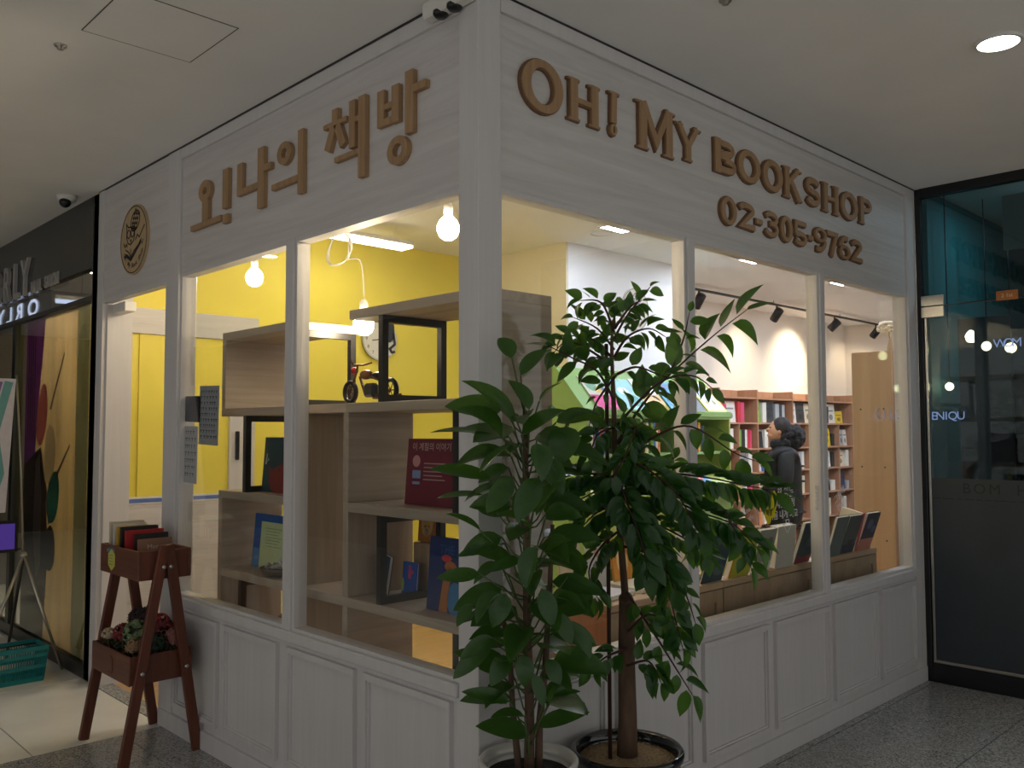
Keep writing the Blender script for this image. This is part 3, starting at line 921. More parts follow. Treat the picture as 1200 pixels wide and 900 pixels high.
FICUS_LEAVES = [
    ((-0.062, -0.234, 1.571), (-0.2, -0.182, 1.738), 0.42),
    ((-0.108, -0.228, 1.532), (-0.224, -0.209, 1.663), 0.62),
    ((-0.063, -0.188, 1.532), (-0.257, -0.059, 1.583), 0.36),
    ((-0.065, -0.27, 1.54), (-0.013, -0.384, 1.638), 0.50),
    ((0.082, -0.332, 1.576), (0.196, -0.39, 1.612), 0.60),
    ((0.049, -0.355, 1.566), (-0.022, -0.39, 1.463), 0.80),
    ((-0.109, -0.282, 1.514), (-0.245, -0.256, 1.453), 0.45),
    ((-0.074, -0.14, 1.405), (-0.24, -0.038, 1.453), 0.30),
    ((-0.076, -0.106, 1.35), (-0.211, -0.032, 1.358), 0.28),
    ((-0.104, -0.126, 1.24), (-0.208, -0.087, 1.313), 0.28),
    ((-0.115, -0.133, 1.11), (-0.249, -0.088, 1.109), 0.34),
    ((-0.079, -0.118, 1.184), (-0.169, -0.086, 1.168), 0.34),
    ((-0.124, -0.233, 1.066), (-0.229, -0.211, 1.006), 0.55),
    ((-0.125, -0.26, 1.064), (-0.191, -0.274, 0.98), 0.62),
    ((-0.169, -0.158, 1.026), (-0.23, -0.15, 0.97), 0.50),
    ((-0.119, -0.2, 0.924), (-0.235, -0.167, 0.88), 0.40),
    ((-0.094, -0.166, 0.902), (-0.209, -0.102, 0.797), 0.36),
    ((-0.076, -0.226, 0.729), (-0.222, -0.172, 0.786), 0.28),
    ((-0.093, -0.248, 0.869), (-0.18, -0.243, 0.809), 0.60),
    ((-0.089, -0.295, 0.882), (-0.111, -0.338, 0.8), 0.62),
    ((0.067, -0.337, 1.101), (0.119, -0.441, 1.071), 0.30),
    ((0.015, -0.339, 1.046), (0.05, -0.428, 1.04), 0.55),
    ((0.002, -0.351, 1.003), (0.014, -0.411, 0.915), 0.50),
    ((0.048, -0.364, 0.955), (0.075, -0.439, 0.871), 0.50),
    ((-0.012, -0.327, 0.864), (-0.009, -0.38, 0.788), 0.55),
    ((0.033, -0.305, 0.738), (0.081, -0.382, 0.77), 0.25),
    ((-0.097, -0.37, 1.414), (-0.187, -0.371, 1.295), 0.50),
    ((-0.088, -0.343, 1.311), (-0.075, -0.419, 1.415), 0.50),
    ((-0.091, -0.335, 1.261), (-0.194, -0.326, 1.342), 0.50),
    ((-0.037, -0.348, 1.462), (-0.056, -0.435, 1.377), 0.55),
    ((-0.093, -0.358, 1.212), (-0.15, -0.35, 1.094), 0.50),
    ((-0.056, -0.364, 1.184), (-0.042, -0.438, 1.252), 0.50),
    ((-0.096, -0.296, 1.169), (-0.201, -0.277, 1.153), 0.45),
    ((-0.076, -0.365, 1.086), (-0.074, -0.415, 0.982), 0.50),
    ((-0.123, -0.288, 1.412), (-0.215, -0.275, 1.315), 0.50),
    ((-0.118, -0.385, 1.515), (-0.137, -0.443, 1.418), 0.60),
    ((-0.003, -0.205, 1.729), (0.066, -0.253, 1.84), 0.40),
    ((-0.025, -0.189, 1.784), (-0.037, -0.142, 1.869), 0.60),
    ((0.064, -0.223, 1.649), (0.114, -0.263, 1.732), 0.35),
    ((0.006, -0.234, 1.62), (-0.037, -0.201, 1.728), 0.50),
    ((0.006, -0.227, 0.613), (-0.157, -0.172, 0.676), 0.40),
    ((0.025, -0.247, 0.639), (0.098, -0.393, 0.708), 0.32),
    ((-0.041, -0.257, 0.682), (-0.151, -0.223, 0.724), 0.40),
    ((0.005, -0.303, 0.708), (-0.016, -0.359, 0.8), 0.35),
    ((-0.063, -0.316, 0.826), (-0.054, -0.359, 0.733), 0.40),
]
TREE_BRANCHES = [
    ([(0.469, -0.243, 0.973), (0.431, -0.238, 1.389), (0.415, -0.243, 1.656), (0.403, -0.247, 1.864), (0.425, -0.25, 1.985)], 0.066, 0.064, 2),
    ([(0.427, -0.243, 1.508), (0.526, -0.31, 1.672), (0.625, -0.387, 1.793), (0.708, -0.475, 1.898), (0.781, -0.552, 1.979)], 0.119, 0.036, 1),
    ([(0.593, -0.354, 1.757), (0.622, -0.39, 1.868), (0.636, -0.411, 1.974)], 0.066, 0.032, 1),
    ([(0.417, -0.245, 1.656), (0.34, -0.233, 1.757), (0.25, -0.205, 1.798), (0.171, -0.16, 1.84)], 0.085, 0.030, 1),
    ([(0.407, -0.247, 1.805), (0.383, -0.159, 1.884), (0.329, -0.065, 1.888)], 0.066, 0.030, 1),
    ([(0.405, -0.249, 1.864), (0.438, -0.288, 1.953), (0.478, -0.332, 2.027), (0.492, -0.348, 2.053)], 0.051, 0.026, 1),
    ([(0.408, -0.254, 1.894), (0.35, -0.247, 1.993), (0.282, -0.209, 1.999)], 0.056, 0.024, 2),
    ([(0.41, -0.249, 1.805), (0.402, -0.316, 1.873), (0.445, -0.374, 1.901), (0.488, -0.414, 1.872)], 0.061, 0.024, 2),
    ([(0.411, -0.247, 1.775), (0.324, -0.21, 1.832), (0.263, -0.166, 1.86), (0.225, -0.141, 1.824)], 0.066, 0.024, 2),
    ([(0.408, -0.255, 1.908), (0.42, -0.314, 1.978), (0.441, -0.35, 2.0)], 0.056, 0.021, 2),
    ([(0.426, -0.239, 1.836), (0.388, -0.194, 1.912), (0.341, -0.124, 1.954)], 0.061, 0.024, 2),
    ([(0.435, -0.242, 1.389), (0.27, -0.288, 1.355), (0.188, -0.248, 1.315)], 0.066, 0.019, 2),
    ([(0.437, -0.248, 1.448), (0.369, -0.39, 1.439), (0.411, -0.495, 1.357), (0.459, -0.559, 1.221)], 0.079, 0.019, 2),
    ([(0.44, -0.245, 1.359), (0.33, -0.383, 1.287), (0.361, -0.461, 1.18), (0.406, -0.494, 1.042)], 0.079, 0.019, 2),
    ([(0.414, -0.248, 1.745), (0.418, -0.338, 1.77), (0.455, -0.4, 1.745), (0.481, -0.451, 1.724)], 0.061, 0.026, 1),
    ([(0.424, -0.245, 1.567), (0.44, -0.411, 1.71), (0.488, -0.515, 1.735), (0.532, -0.568, 1.692)], 0.056, 0.021, 1),
    ([(0.433, -0.244, 1.448), (0.446, -0.404, 1.537), (0.511, -0.496, 1.566), (0.599, -0.603, 1.48), (0.642, -0.656, 1.452)], 0.090, 0.030, 1),
    ([(0.439, -0.246, 1.389), (0.455, -0.43, 1.409), (0.507, -0.563, 1.398), (0.59, -0.67, 1.37), (0.642, -0.747, 1.358)], 0.079, 0.019, 2),
    ([(0.442, -0.244, 1.33), (0.454, -0.395, 1.336), (0.508, -0.527, 1.284), (0.572, -0.615, 1.244), (0.607, -0.671, 1.176)], 0.079, 0.019, 2),
    ([(0.444, -0.241, 1.27), (0.436, -0.372, 1.25), (0.479, -0.479, 1.199), (0.533, -0.541, 1.143)], 0.066, 0.019, 2),
    ([(0.435, -0.242, 1.389), (0.286, -0.238, 1.409), (0.195, -0.205, 1.397), (0.142, -0.177, 1.342)], 0.066, 0.019, 2),
    ([(0.443, -0.242, 1.3), (0.296, -0.266, 1.281), (0.242, -0.237, 1.227)], 0.066, 0.019, 2),
    ([(0.45, -0.243, 1.211), (0.326, -0.258, 1.165), (0.282, -0.238, 1.082), (0.306, -0.254, 0.996)], 0.066, 0.021, 2),
    ([(0.457, -0.244, 1.151), (0.44, -0.367, 1.136), (0.451, -0.428, 1.056), (0.467, -0.449, 0.945), (0.492, -0.464, 0.832)], 0.079, 0.021, 2),
    ([(0.445, -0.398, 1.11), (0.485, -0.472, 1.029), (0.511, -0.502, 0.918)], 0.066, 0.024, 1),
    ([(0.466, -0.242, 1.003), (0.46, -0.366, 0.877), (0.499, -0.424, 0.767), (0.547, -0.463, 0.667)], 0.085, 0.028, 1),
    ([(0.44, -0.272, 0.808), (0.334, -0.266, 0.797), (0.283, -0.242, 0.759)], 0.061, 0.021, 2),
    ([(0.442, -0.27, 0.749), (0.453, -0.352, 0.777), (0.47, -0.391, 0.71)], 0.061, 0.021, 2),
    ([(0.448, -0.27, 0.864), (0.431, -0.371, 0.939), (0.477, -0.441, 0.9)], 0.061, 0.024, 1),
    ([(0.431, -0.247, 1.508), (0.41, -0.342, 1.566), (0.335, -0.345, 1.453), (0.299, -0.32, 1.397)], 0.061, 0.019, 2),
    ([(0.424, -0.245, 1.567), (0.302, -0.263, 1.538), (0.261, -0.26, 1.453)], 0.061, 0.021, 2),
    ([(0.444, -0.241, 1.27), (0.565, -0.2, 1.382), (0.707, -0.286, 1.442)], 0.066, 0.026, 1),
    ([(0.439, -0.246, 1.389), (0.303, -0.387, 1.316), (0.297, -0.443, 1.211), (0.312, -0.463, 1.104)], 0.079, 0.019, 2),
    ([(0.418, -0.252, 1.745), (0.328, -0.242, 1.654), (0.295, -0.232, 1.567)], 0.051, 0.026, 1),
    ([(0.56, -0.592, 1.285), (0.586, -0.637, 1.175), (0.6, -0.659, 1.107)], 0.066, 0.024, 1),
]


# --- broad-leaved rubber fig in the white pot
fig = empty('potted_rubber_fig', (0.043, -0.187, 0.0))
fc = Vector((0.043, -0.187, 0))
pot = part('pot', LG(fig).lathe([(0.095, 0.0), (0.10, 0.01), (0.135, 0.28), (0.150, 0.485), (0.158, 0.50), (0.160, 0.515), (0.154, 0.522), (0.142, 0.518), (0.136, 0.49), (0.134, 0.46)], fc, 40), M['white_ceramic'], fig, 'white glazed ceramic pot')
part('soil', LG(fig).lathe([(0.137, 0.46), (0.137, 0.472), (0.08, 0.482), (0.0, 0.486)], fc, 32), M['soil'], fig)
for (dx, dy, top, r0) in ((0.0, 0.0, 1.62, 0.017), (0.022, -0.012, 1.25, 0.013), (-0.02, 0.014, 1.02, 0.012)):
    pts = [fc + Vector((dx * (1 + .5 * k), dy * (1 + .5 * k), 0.46 + (top - 0.46) * k / 5)) + Vector((random.uniform(-.008, .008), random.uniform(-.008, .008), 0)) for k in range(6)]
    part('stem', LG(fig).tube(pts, [r0 * (1 - .5 * k / 5) for k in range(6)], 8), M['bark'], fig)
random.seed(11)
def petiole(par, base, tr, m=None, r=0.0028):
    mid = (Vector(base) + Vector(tr)) / 2 - Vector((0, 0, .015))
    part('petiole', LG(par).tube([tr, mid, base], r, 5), m or M['stem'], par)
def fig_leaf(b, t, w):
    up = Vector((0, 0, 1)) * .8 + (toC - Vector(b)).normalized() * random.uniform(.3, .9) + Vector((random.uniform(-.3, .3), random.uniform(-.3, .3), 0))
    put_leaf(fig, random.choice(LEAF_A), leaf_matrix(b, t, w, random.uniform(-.25, .25), up))
    z = max(.5, min(1.58, b[2] - random.uniform(.04, .16)))
    petiole(fig, b, (fc.x, fc.y, z))
for (b, t, w) in FICUS_LEAVES: fig_leaf(b, t, w)
for i in range(78):
    z = 0.70 + 0.94 * i / 78
    an = i * 2.399 + random.uniform(-.3, .3)
    ro = random.uniform(.05, .10); ln = random.uniform(.13, .20)
    dirn = Vector((math.cos(an), math.sin(an), random.uniform(-.35, .35)))
    b = fc + Vector((math.cos(an) * ro, math.sin(an) * ro, z))
    t = b + dirn.normalized() * ln
    if t.y > -0.03: t.y = -0.03 - random.random() * .05
    if b.y > -0.03: b.y = -0.035
    fig_leaf(b, t, random.uniform(.42, .58))
tag(fig, 'potted rubber fig with broad dark leaves in a white pot at the corner', 'plant')

# --- tree with a thick trunk in the black pot
tree = empty('potted_tree', (0.497, -0.222, 0.0))
tc = Vector((0.497, -0.222, 0))
part('pot', LG(tree).lathe([(0.13, 0.0), (0.135, 0.012), (0.175, 0.26), (0.186, 0.415), (0.196, 0.425), (0.198, 0.442), (0.190, 0.452), (0.176, 0.446), (0.170, 0.42), (0.168, 0.40)], tc, 44), M['black_ceramic'], tree, 'black glazed ceramic pot')
gv = part('gravel', LG(tree).lathe([(0.171, 0.40), (0.171, 0.412), (0.10, 0.422), (0.0, 0.424)], tc, 36), M['gravel'], tree)
random.seed(5)
g = LG(tree)
for i in range(700):
    a = random.uniform(0, 6.283); r = .165 * math.sqrt(random.random())
    p = tc + Vector((math.cos(a) * r, math.sin(a) * r, .421 - .03 * (r / .17) ** 2 * .3))
    s = random.uniform(.003, .006)
    vs = [p + Vector(v) * s for v in ((1, 0, 0), (-1, .2, 0), (0, 1, .1), (.1, -1, 0), (0, 0, .9))]
    g.add(vs, [(0, 2, 4), (2, 1, 4), (1, 3, 4), (3, 0, 4)])
gs = build('pebble_layer', g, M['gravel'], tree, fix=False); gs['kind'] = 'stuff'
TB = [Vector(p) for p in TREE_BRANCHES[0][0]]
part('trunk', LG(tree).tube([tc + Vector((0.0, 0.0, .41)), tc + Vector((0.002, -.002, .55)), tc + Vector((-.004, -.004, .75)), tc + Vector((-.008, -.012, .95)), TB[0]], [.038, .033, .030, .029, .024], 14), M['bark'], tree, 'thick grey brown trunk')
part('stake', LG(tree).tube([tc + Vector((-.068, .02, .41)), tc + Vector((-.07, .02, 1.2)), tc + Vector((-.07, .02, 1.86))], .007, 8), M['stake'], tree, 'thin brown support stake')
random.seed(23)
LEAVES = []
def smooth(pts, k=5):
    pts = [Vector(p) for p in pts]
    out = []
    for i in range(len(pts) - 1):
        p0 = pts[max(i - 1, 0)]; p1 = pts[i]; p2 = pts[i + 1]; p3 = pts[min(i + 2, len(pts) - 1)]
        for j in range(k):
            t = j / k
            out.append(.5 * (2 * p1 + (p2 - p0) * t + (2 * p0 - 5 * p1 + 4 * p2 - p3) * t * t + (3 * p1 - p0 - 3 * p2 + p3) * t ** 3))
    out.append(pts[-1])
    return out
for bi, (pts, ll, sp, rows) in enumerate(TREE_BRANCHES):
    cv = smooth(pts)
    n = len(cv)
    r0 = .014 if bi == 0 else .0055
    part('branch', LG(tree).tube(cv, [r0 * (1 - .75 * k / (n - 1)) for k in range(n)], 6), M['bark'] if bi == 0 else M['stake'], tree)
    dist = 0.0; nxt = sp * (2.2 if bi else 12); side = 1
    total = sum((cv[i + 1] - cv[i]).length for i in range(n - 1))
    for i in range(n - 1):
        seg = cv[i + 1] - cv[i]; L = seg.length
        while dist + L > nxt:
            p = cv[i] + seg * ((nxt - dist) / L)
            d = seg.normalized()
            for rr in range(rows):
                v = (toC - p).normalized()
                sd = d.cross(v).normalized() * side
                dirn = d * random.uniform(.5, .9) + sd * random.uniform(.5, 1.0) + v * random.uniform(-.3, .35) + Vector((0, 0, -.35))
                ln = ll * random.uniform(.8, 1.25)
                b = p + sd * .008
                t = b + dirn.normalized() * ln
                LEAVES.append((b, t, random.uniform(.44, .62)))
                side = -side
            nxt += sp * random.uniform(.8, 1.2)
        dist += L
    LEAVES.append((cv[-1], cv[-1] + ((cv[-1] - cv[-3]).normalized() * .9 + Vector((0, 0, -.25))) * ll * 1.1, .5))
extra = G()
LEAVES.sort(key=lambda q: -(q[1] - q[0]).length * q[2] / (q[0] - toC).length)
for i, (b, t, w) in enumerate(LEAVES):
    up = Vector((0, 0, 1)) * .7 + (toC - b).normalized() * random.uniform(.2, .9) + Vector((random.uniform(-.4, .4), random.uniform(-.4, .4), 0))
    m = leaf_matrix(b, t, w, random.uniform(-.35, .35), up)
    me = random.choice(LEAF_B)
    if i < 298: put_leaf(tree, me, m)
    else: extra.mesh(me, Matrix.Translation(-tc) @ m)
if extra.v:
    ex = build('inner_foliage', extra, M['leaf_b'], tree, fix=False); ex['kind'] = 'stuff'
    for p in ex.data.polygons: p.use_smooth = True
tag(tree, 'potted tree with a thick trunk and small leaves in a black pot', 'plant')

# ================================================================== WOODEN A-FRAME STAND BY THE DOOR
st = empty('plant_stand', (-0.19, 2.31, 0.0))
def A_frame(y):
    for (xa, xb) in ((-0.375, -0.20), (-0.02, -0.18)):
        part('leg', LG(st).bar((xa, y, 0.0), (xb, y + (0.0 if xa < -.2 else .002), 1.01), 0.048, 0.026, (0, 1, 0), 0.003), M['stand_wood'], st)
A_frame(2.045); A_frame(2.575)
def tray(z0, z1, x0, x1, y0, y1, nm):
    par = empty(nm); par.parent = st
    def b(*q, m='stand_wood_y', n='board'):
        g = LG(st); g.box(*q, 0.003); part(n, g, M[m], par)
    b(x0, x0 + .014, y0, y1, z0, z1, n='side_board'); b(x1 - .014, x1, y0, y1, z0, z1, n='side_board')
    b(x0 + .014, x1 - .014, y0, y0 + .014, z0, z1, m='stand_wood', n='end_board'); b(x0 + .014, x1 - .014, y1 - .014, y1, z0, z1, m='stand_wood', n='end_board')
    b(x0 + .014, x1 - .014, y0 + .014, y1 - .014, z0, z0 + .012, n='base_board')
    return par
t1 = tray(0.845, 0.985, -0.318, -0.058, 2.062, 2.555, 'upper_tray')
t2 = tray(0.36, 0.495, -0.350, -0.045, 2.062, 2.555, 'lower_tray')
for (x, z) in ((-0.205, .905), (-0.17, .905), (-0.298, .415), (-0.085, .415)):
    for (y, sgn) in ((2.0285, -1), (2.5915, 1)):
        g = LG(st); g.lathe([(0.011, 0.0), (0.011, .003), (.006, .006), (0.0, .0065)], (x, y + .004 * -sgn, z), 12, ax=Matrix.Rotation(math.radians(90 * -sgn), 3, 'X'))
        part('bolt', g, M['steel'], st)
sk = LG(st); sk.prism([(2.40 + .045 * math.cos(a * .5236) * (1.15 if a % 2 else 1), .915 + .05 * math.sin(a * .5236) * (1.1 if a % 2 else .95)) for a in range(12)], Fl(-0.318), 0.0, 0.001)
part('sticker', sk, flat((196, 190, 70)), st, 'yellow paper sticker')
sk = LG(st); sk.prism([(2.36, .955), (2.47, .95), (2.46, .968), (2.37, .972)], Fl(-0.318), 0.0, 0.0008)
for k in range(4): sk.box(-.3192, -.3188, 2.38, 2.43, .89 + k * .015, .894 + k * .015)
part('sticker_print', sk, flat((70, 130, 150)), st)
lw = LG(st); lw.ribbon(arc(2.30, .42, .03, .042, 60, 300, 12), .012, Fl(-0.350), 0.0, .003)
part('carved_mark', lw, M['stand_wood'], st)
tag(st, 'dark red wooden A-frame stand with two trays by the door', 'stand')

# ------------------------------------------------------------------ books
def book(w, h, t, rgb, mat, label, group=None, name='book', prints=(), titles=(), pages=True, flip=False):
    """upright book: width along x from the spine, front cover at y=0 facing -y, height along z; mat places it"""
    c = min(.0025, t * .2)
    poly = [(0, 0), (w, 0), (w, c), (c, c), (c, t - c), (w, t - c), (w, t), (0, t)]
    g = G().prism(poly, lambda a, b, d: Vector((w - a if flip else a, b, d)), 0, h)
    o = build(name, g, flat(rgb), loc=(0, 0, 0))
    o.matrix_world = mat
    if pages:
        part('pages', G().box(c if not flip else .002, w - (.003 if not flip else c), c, t - c, .003, h - .002), M['paper'], o)
    for (rg, polys) in prints:
        g = G()
        for q in polys: g.prism([(a * w, b * h) for a, b in q], lambda a, b, d: Vector((a, -d, b)), 0.0, .0006)
        part('cover_print', g, flat(rg), o)
    for (rg, body, sz, a, b) in titles:
        g = G(); g.mesh(text_mesh(body, sz, 0, 'CENTER'), plane_mat((a * w, -.0011, b * h), (1, 0, 0), (0, 0, 1), (0, -1, 0)))
        part('title', g, flat(rg), o)
    return tag(o, label, 'book', group)
def R4(x, y, z, rz=0.0, rx=0.0, ry=0.0):
    return Matrix.Translation((x, y, z)) @ Matrix.Rotation(rz, 4, 'Z') @ Matrix.Rotation(rx, 4, 'X') @ Matrix.Rotation(ry, 4, 'Y')
HALF = math.pi / 2
def rect(a0, a1, b0, b1): return [(a0, b0), (a1, b0), (a1, b1), (a0, b1)]
def blob(ca, cb, ra, rb, n=14): return [(ca + ra * math.cos(2 * math.pi * k / n), cb + rb * math.sin(2 * math.pi * k / n)) for k in range(n)]
# six books in the top tray, covers towards the corner
for (y, w, h, t, c, lab, x0) in ((2.50, .17, .235, .022, (196, 186, 160), 'tall cream book at the back of the upper stand tray', -.29),
        (2.465, .165, .225, .018, (206, 202, 194), 'white book second from the back in the upper stand tray', -.285),
        (2.43, .16, .215, .02, (196, 152, 48), 'ochre book in the upper stand tray', -.28),
        (2.39, .185, .215, .024, (30, 28, 28), 'black hardback in the upper stand tray', -.275),
        (2.345, .19, .20, .02, (168, 36, 40), 'red book in the upper stand tray', -.27),
        (2.30, .165, .185, .02, (44, 40, 40), 'charcoal book in front of the red one in the stand tray', -.24)):
    book(w, h, t, c, R4(x0, y, .858), lab, 'books in the stand tray')
book(.17, .165, .016, (150, 112, 92), R4(-.245, 2.235, .858, 0, -.1), 'brown card with pale lettering at the front of the stand tray', 'books in the stand tray',
     titles=(((206, 190, 176), 'Merry', .035, .5, .68), ((150, 60, 50), 'Book', .045, .5, .36)))

# dried flowers in the lower tray
random.seed(41)
def flower_head(x, y, z, r, c, lab, n=26, leafy=False):
    g = G()
    for i in range(n):
        th = math.acos(1 - 1.5 * random.random()); ph = random.uniform(0, 6.28)
        d = Vector((math.sin(th) * math.cos(ph), math.sin(th) * math.sin(ph), math.cos(th)))
        p = Vector((x, y, z)) + d * r * .75
        u = d.cross(Vector((.3, .5, .8))).normalized(); v = d.cross(u); s = r * .42
        g.add([p - u * s * .6, p + d * s * .5 + v * s * .6, p + u * s * .6, p + d * s * .5 - v * s * .6, p + d * s * .25], [(0, 1, 4), (1, 2, 4), (2, 3, 4), (3, 0, 4)])
    root = build('dried_flower', g, flat(c, .8), fix=False)
    part('stalk', LG(root).tube([(x, y, .374), (x, y, z)], .003, 5), M['stem'], root)
    tag(root, lab, 'flower', 'dried flowers in the lower stand tray')
fl = (((-.30, 2.47, .53), .032, (190, 170, 140), 'cream dried flower at the far end of the lower tray'), ((-.27, 2.36, .55), .045, (120, 40, 46), 'dark red dried flower at the left of the lower tray'),
      ((-.24, 2.26, .56), .06, (112, 130, 92), 'large sage green dried hydrangea in the lower tray'), ((-.29, 2.17, .52), .035, (150, 120, 90), 'tan dried flower bud in the lower tray'),
      ((-.17, 2.40, .60), .055, (52, 34, 38), 'almost black dried flower cluster in the lower tray'), ((-.13, 2.20, .57), .05, (104, 34, 38), 'maroon dried flower near the wall in the lower tray'),
      ((-.11, 2.12, .54), .045, (148, 96, 88), 'dusty pink dried flower beside the near legs'), ((-.20, 2.13, .53), .045, (44, 58, 44), 'dark green dried sprig at the near end of the lower tray'),
      ((-.10, 2.32, .58), .045, (160, 44, 44), 'bright red dried flower near the wall in the lower tray'))
for (p, r, c, lab) in fl: flower_head(*p, r * 1.2, c, lab, 80)
random.seed(43)
for (x, y, c, lab) in ((-.26, 2.44, (60, 66, 40), 'olive dried foliage at the far end of the lower tray'), (-.21, 2.34, (40, 34, 34), 'dark dried foliage in the middle of the lower tray'),
        (-.28, 2.22, (70, 76, 52), 'grey green dried foliage at the front of the lower tray'), (-.15, 2.14, (46, 54, 40), 'dark green dried foliage at the near end of the lower tray'), (-.12, 2.44, (56, 40, 36), 'brown dried foliage near the wall in the lower tray')):
    g = G()
    for i in range(70):
        a = random.uniform(0, 6.28); r = .085 * math.sqrt(random.random())
        p = Vector((max(-.33, min(-.065, x + r * math.cos(a))), max(2.09, min(2.53, y + r * math.sin(a))), .44 + random.random() * .09))
        q = Euler((random.uniform(-1, 1), random.uniform(-1, 1), random.uniform(0, 6))).to_matrix()
        g.add([p + q @ Vector(v) * .02 for v in ((-1, 0, 0), (0, .45, .15), (1, 0, 0), (0, -.45, .15))], [(0, 1, 2, 3)])
    for i in range(6): g.tube([(x + random.uniform(-.02, .02), y + random.uniform(-.02, .02), .374), (x + random.uniform(-.05, .05), y + random.uniform(-.05, .05), .47)], .002, 4)
    tag(build('dried_foliage', g, flat(c, .8), fix=False), lab, 'foliage', 'dried foliage in the lower stand tray')
g = G(); g.tube([Vector((-.16, 2.30 + .07 * math.cos(a), .60 + .085 * math.sin(a))) for a in [math.pi * k / 12 for k in range(13)]], .004, 6)
g.tube([Vector((-.16 + .06 * math.cos(a), 2.30 + .07 * math.sin(a), .60)) for a in [2 * math.pi * k / 16 for k in range(17)]], .004, 6)
g.tube([(-.16, 2.37, .60), (-.16, 2.35, .374)], .003, 5); g.tube([(-.16, 2.23, .60), (-.16, 2.25, .374)], .003, 5)
tag(build('basket_handle', g, M['black_metal']), 'dark wire basket with an arched handle among the dried flowers', 'basket')

# ================================================================== BOOKSHOP INTERIOR
# --- lamps
def pendant(x, y, z, lab, coil=False):
    o = empty('pendant_bulb', (x, y, z - .05))
    part('bulb', LG(o).lathe([(0.0, z - .05), (.02, z - .047), (.038, z - .034), (.049, z - .008), (.049, z + .014), (.038, z + .038), (.024, z + .052), (.016, z + .060), (.015, z + .066)], (x, y, 0), 24), M['bulb'], o)
    part('socket', LG(o).lathe([(.017, z + .064), (.021, z + .07), (.021, z + .105), (.015, z + .115), (.005, z + .125)], (x, y, 0), 20), M['white_plastic'], o)
    if coil:
        pts = [(x, y, z + .12), (x + .005, y + .012, z + .22), (x + .002, y + .04, z + .32)]
        for k in range(29):
            a = -2.4 - k * .46
            rr = .085 + .012 * math.sin(k * .9)
            pts.append((x + .01 * math.sin(k), y + .22 + rr * math.cos(a) * 1.05, z + .40 + rr * math.sin(a) * 1.05))
        pts += [(x, y + .13, z + .52), (x, y + .12, z + .7), (x, y + .12, CZ - .02)]
    else:
        pts = [(x, y, z + .12), (x, y, CZ - .02)]
    part('cord', LG(o).tube(smooth(pts, 3), .0032, 6), M['white_plastic'], o)
    part('canopy', LG(o).lathe([(.035, CZ), (.035, CZ - .012), (.02, CZ - .022), (0.0, CZ - .024)], (pts[-1][0], pts[-1][1], 0), 20), M['white_plastic'], o)
    tag(o, lab, 'pendant lamp', 'bare pendant bulbs')
pendant(.50, 2.52, 2.455, 'bare glowing bulb hanging at the left, nearest the door')
pendant(.42, 1.285, 2.06, 'glowing bulb hanging low on a coiled cord between the shelf boxes', True)
pendant(.50, .755, 2.445, 'bare glowing bulb hanging next to the corner post')

ll = empty('linear_lamp', (1.6, 3.12, 2.93))
part('housing', LG(ll).box(1.12, 2.06, 3.02, 3.17, 2.955, 2.985, .004), M['white_plastic'], ll)
for x in (1.25, 1.93): part('hanger', LG(ll).tube([(x, 3.095, 2.98), (x, 3.095, CZ)], .003, 6), M['white_plastic'], ll)
part('diffuser', LG(ll).box(1.125, 2.055, 3.025, 3.165, 2.935, 2.957, .003), M['linear_light'], ll)
tag(ll, 'long lit linear ceiling lamp in front of the yellow wall', 'ceiling light')

def panel_light(x, y, lab, r=.13, m='panel_light'):
    o = empty('ceiling_panel_light', (x, y, CZ - .015))
    g = LG(o); rect_frame(g, lambda a, b, d: Vector((a, b, CZ - d)), x - r - .015, x + r + .015, y - r - .015, y + r + .015, .016, 0.0, .012)
    part('frame', g, M['white_plastic'], o)
    part('diffuser', LG(o).box(x - r, x + r, y - r, y + r, CZ - .009, CZ - .003), M[m], o)
    tag(o, lab, 'ceiling light', 'square cool white ceiling lights in the shop')
M['panel_light_soft'] = glow('soft_panel_light', (228, 238, 255), PANEL_L * .45)
panel_light(3.17, 1.89, 'lit square ceiling light in front of the white column', m='panel_light_soft')
panel_light(5.03, 1.84, 'lit square ceiling light over the middle window')
panel_light(6.78, 1.84, 'lit square ceiling light farthest into the shop')
for (x, y, lab) in ((8.55, 1.84, 'added unseen ceiling light at the far end of the middle row'), (4.60, .75, 'added unseen ceiling light of the front row nearest the corner'),
        (6.40, .75, 'added unseen ceiling light in the middle of the front row'), (8.20, .75, 'added unseen ceiling light at the far end of the front row')):
    panel_light(x, y, lab, m='panel_light_soft' if x < 5 else 'panel_light')  # unseen lights added to brighten the bookcase and rear wall
for (x, y, r, lab) in ((3.22, 2.16, .09, 'round unlit ceiling speaker beside the column light'), (5.76, 1.86, .07, 'round unlit ceiling vent between the square lights')):
    g = G(); g.ring((x, y), (r, r), (r * .9, r * .9), lambda a, b, d: Vector((a, b, CZ - d)), 0.0, .006, 28)
    g.lathe([(r * .9, CZ - .002), (0.0, CZ - .003)], (x, y, 0), 28)
    tag(build('ceiling_speaker', g, M['white_plastic'], fix=False), lab, 'speaker')

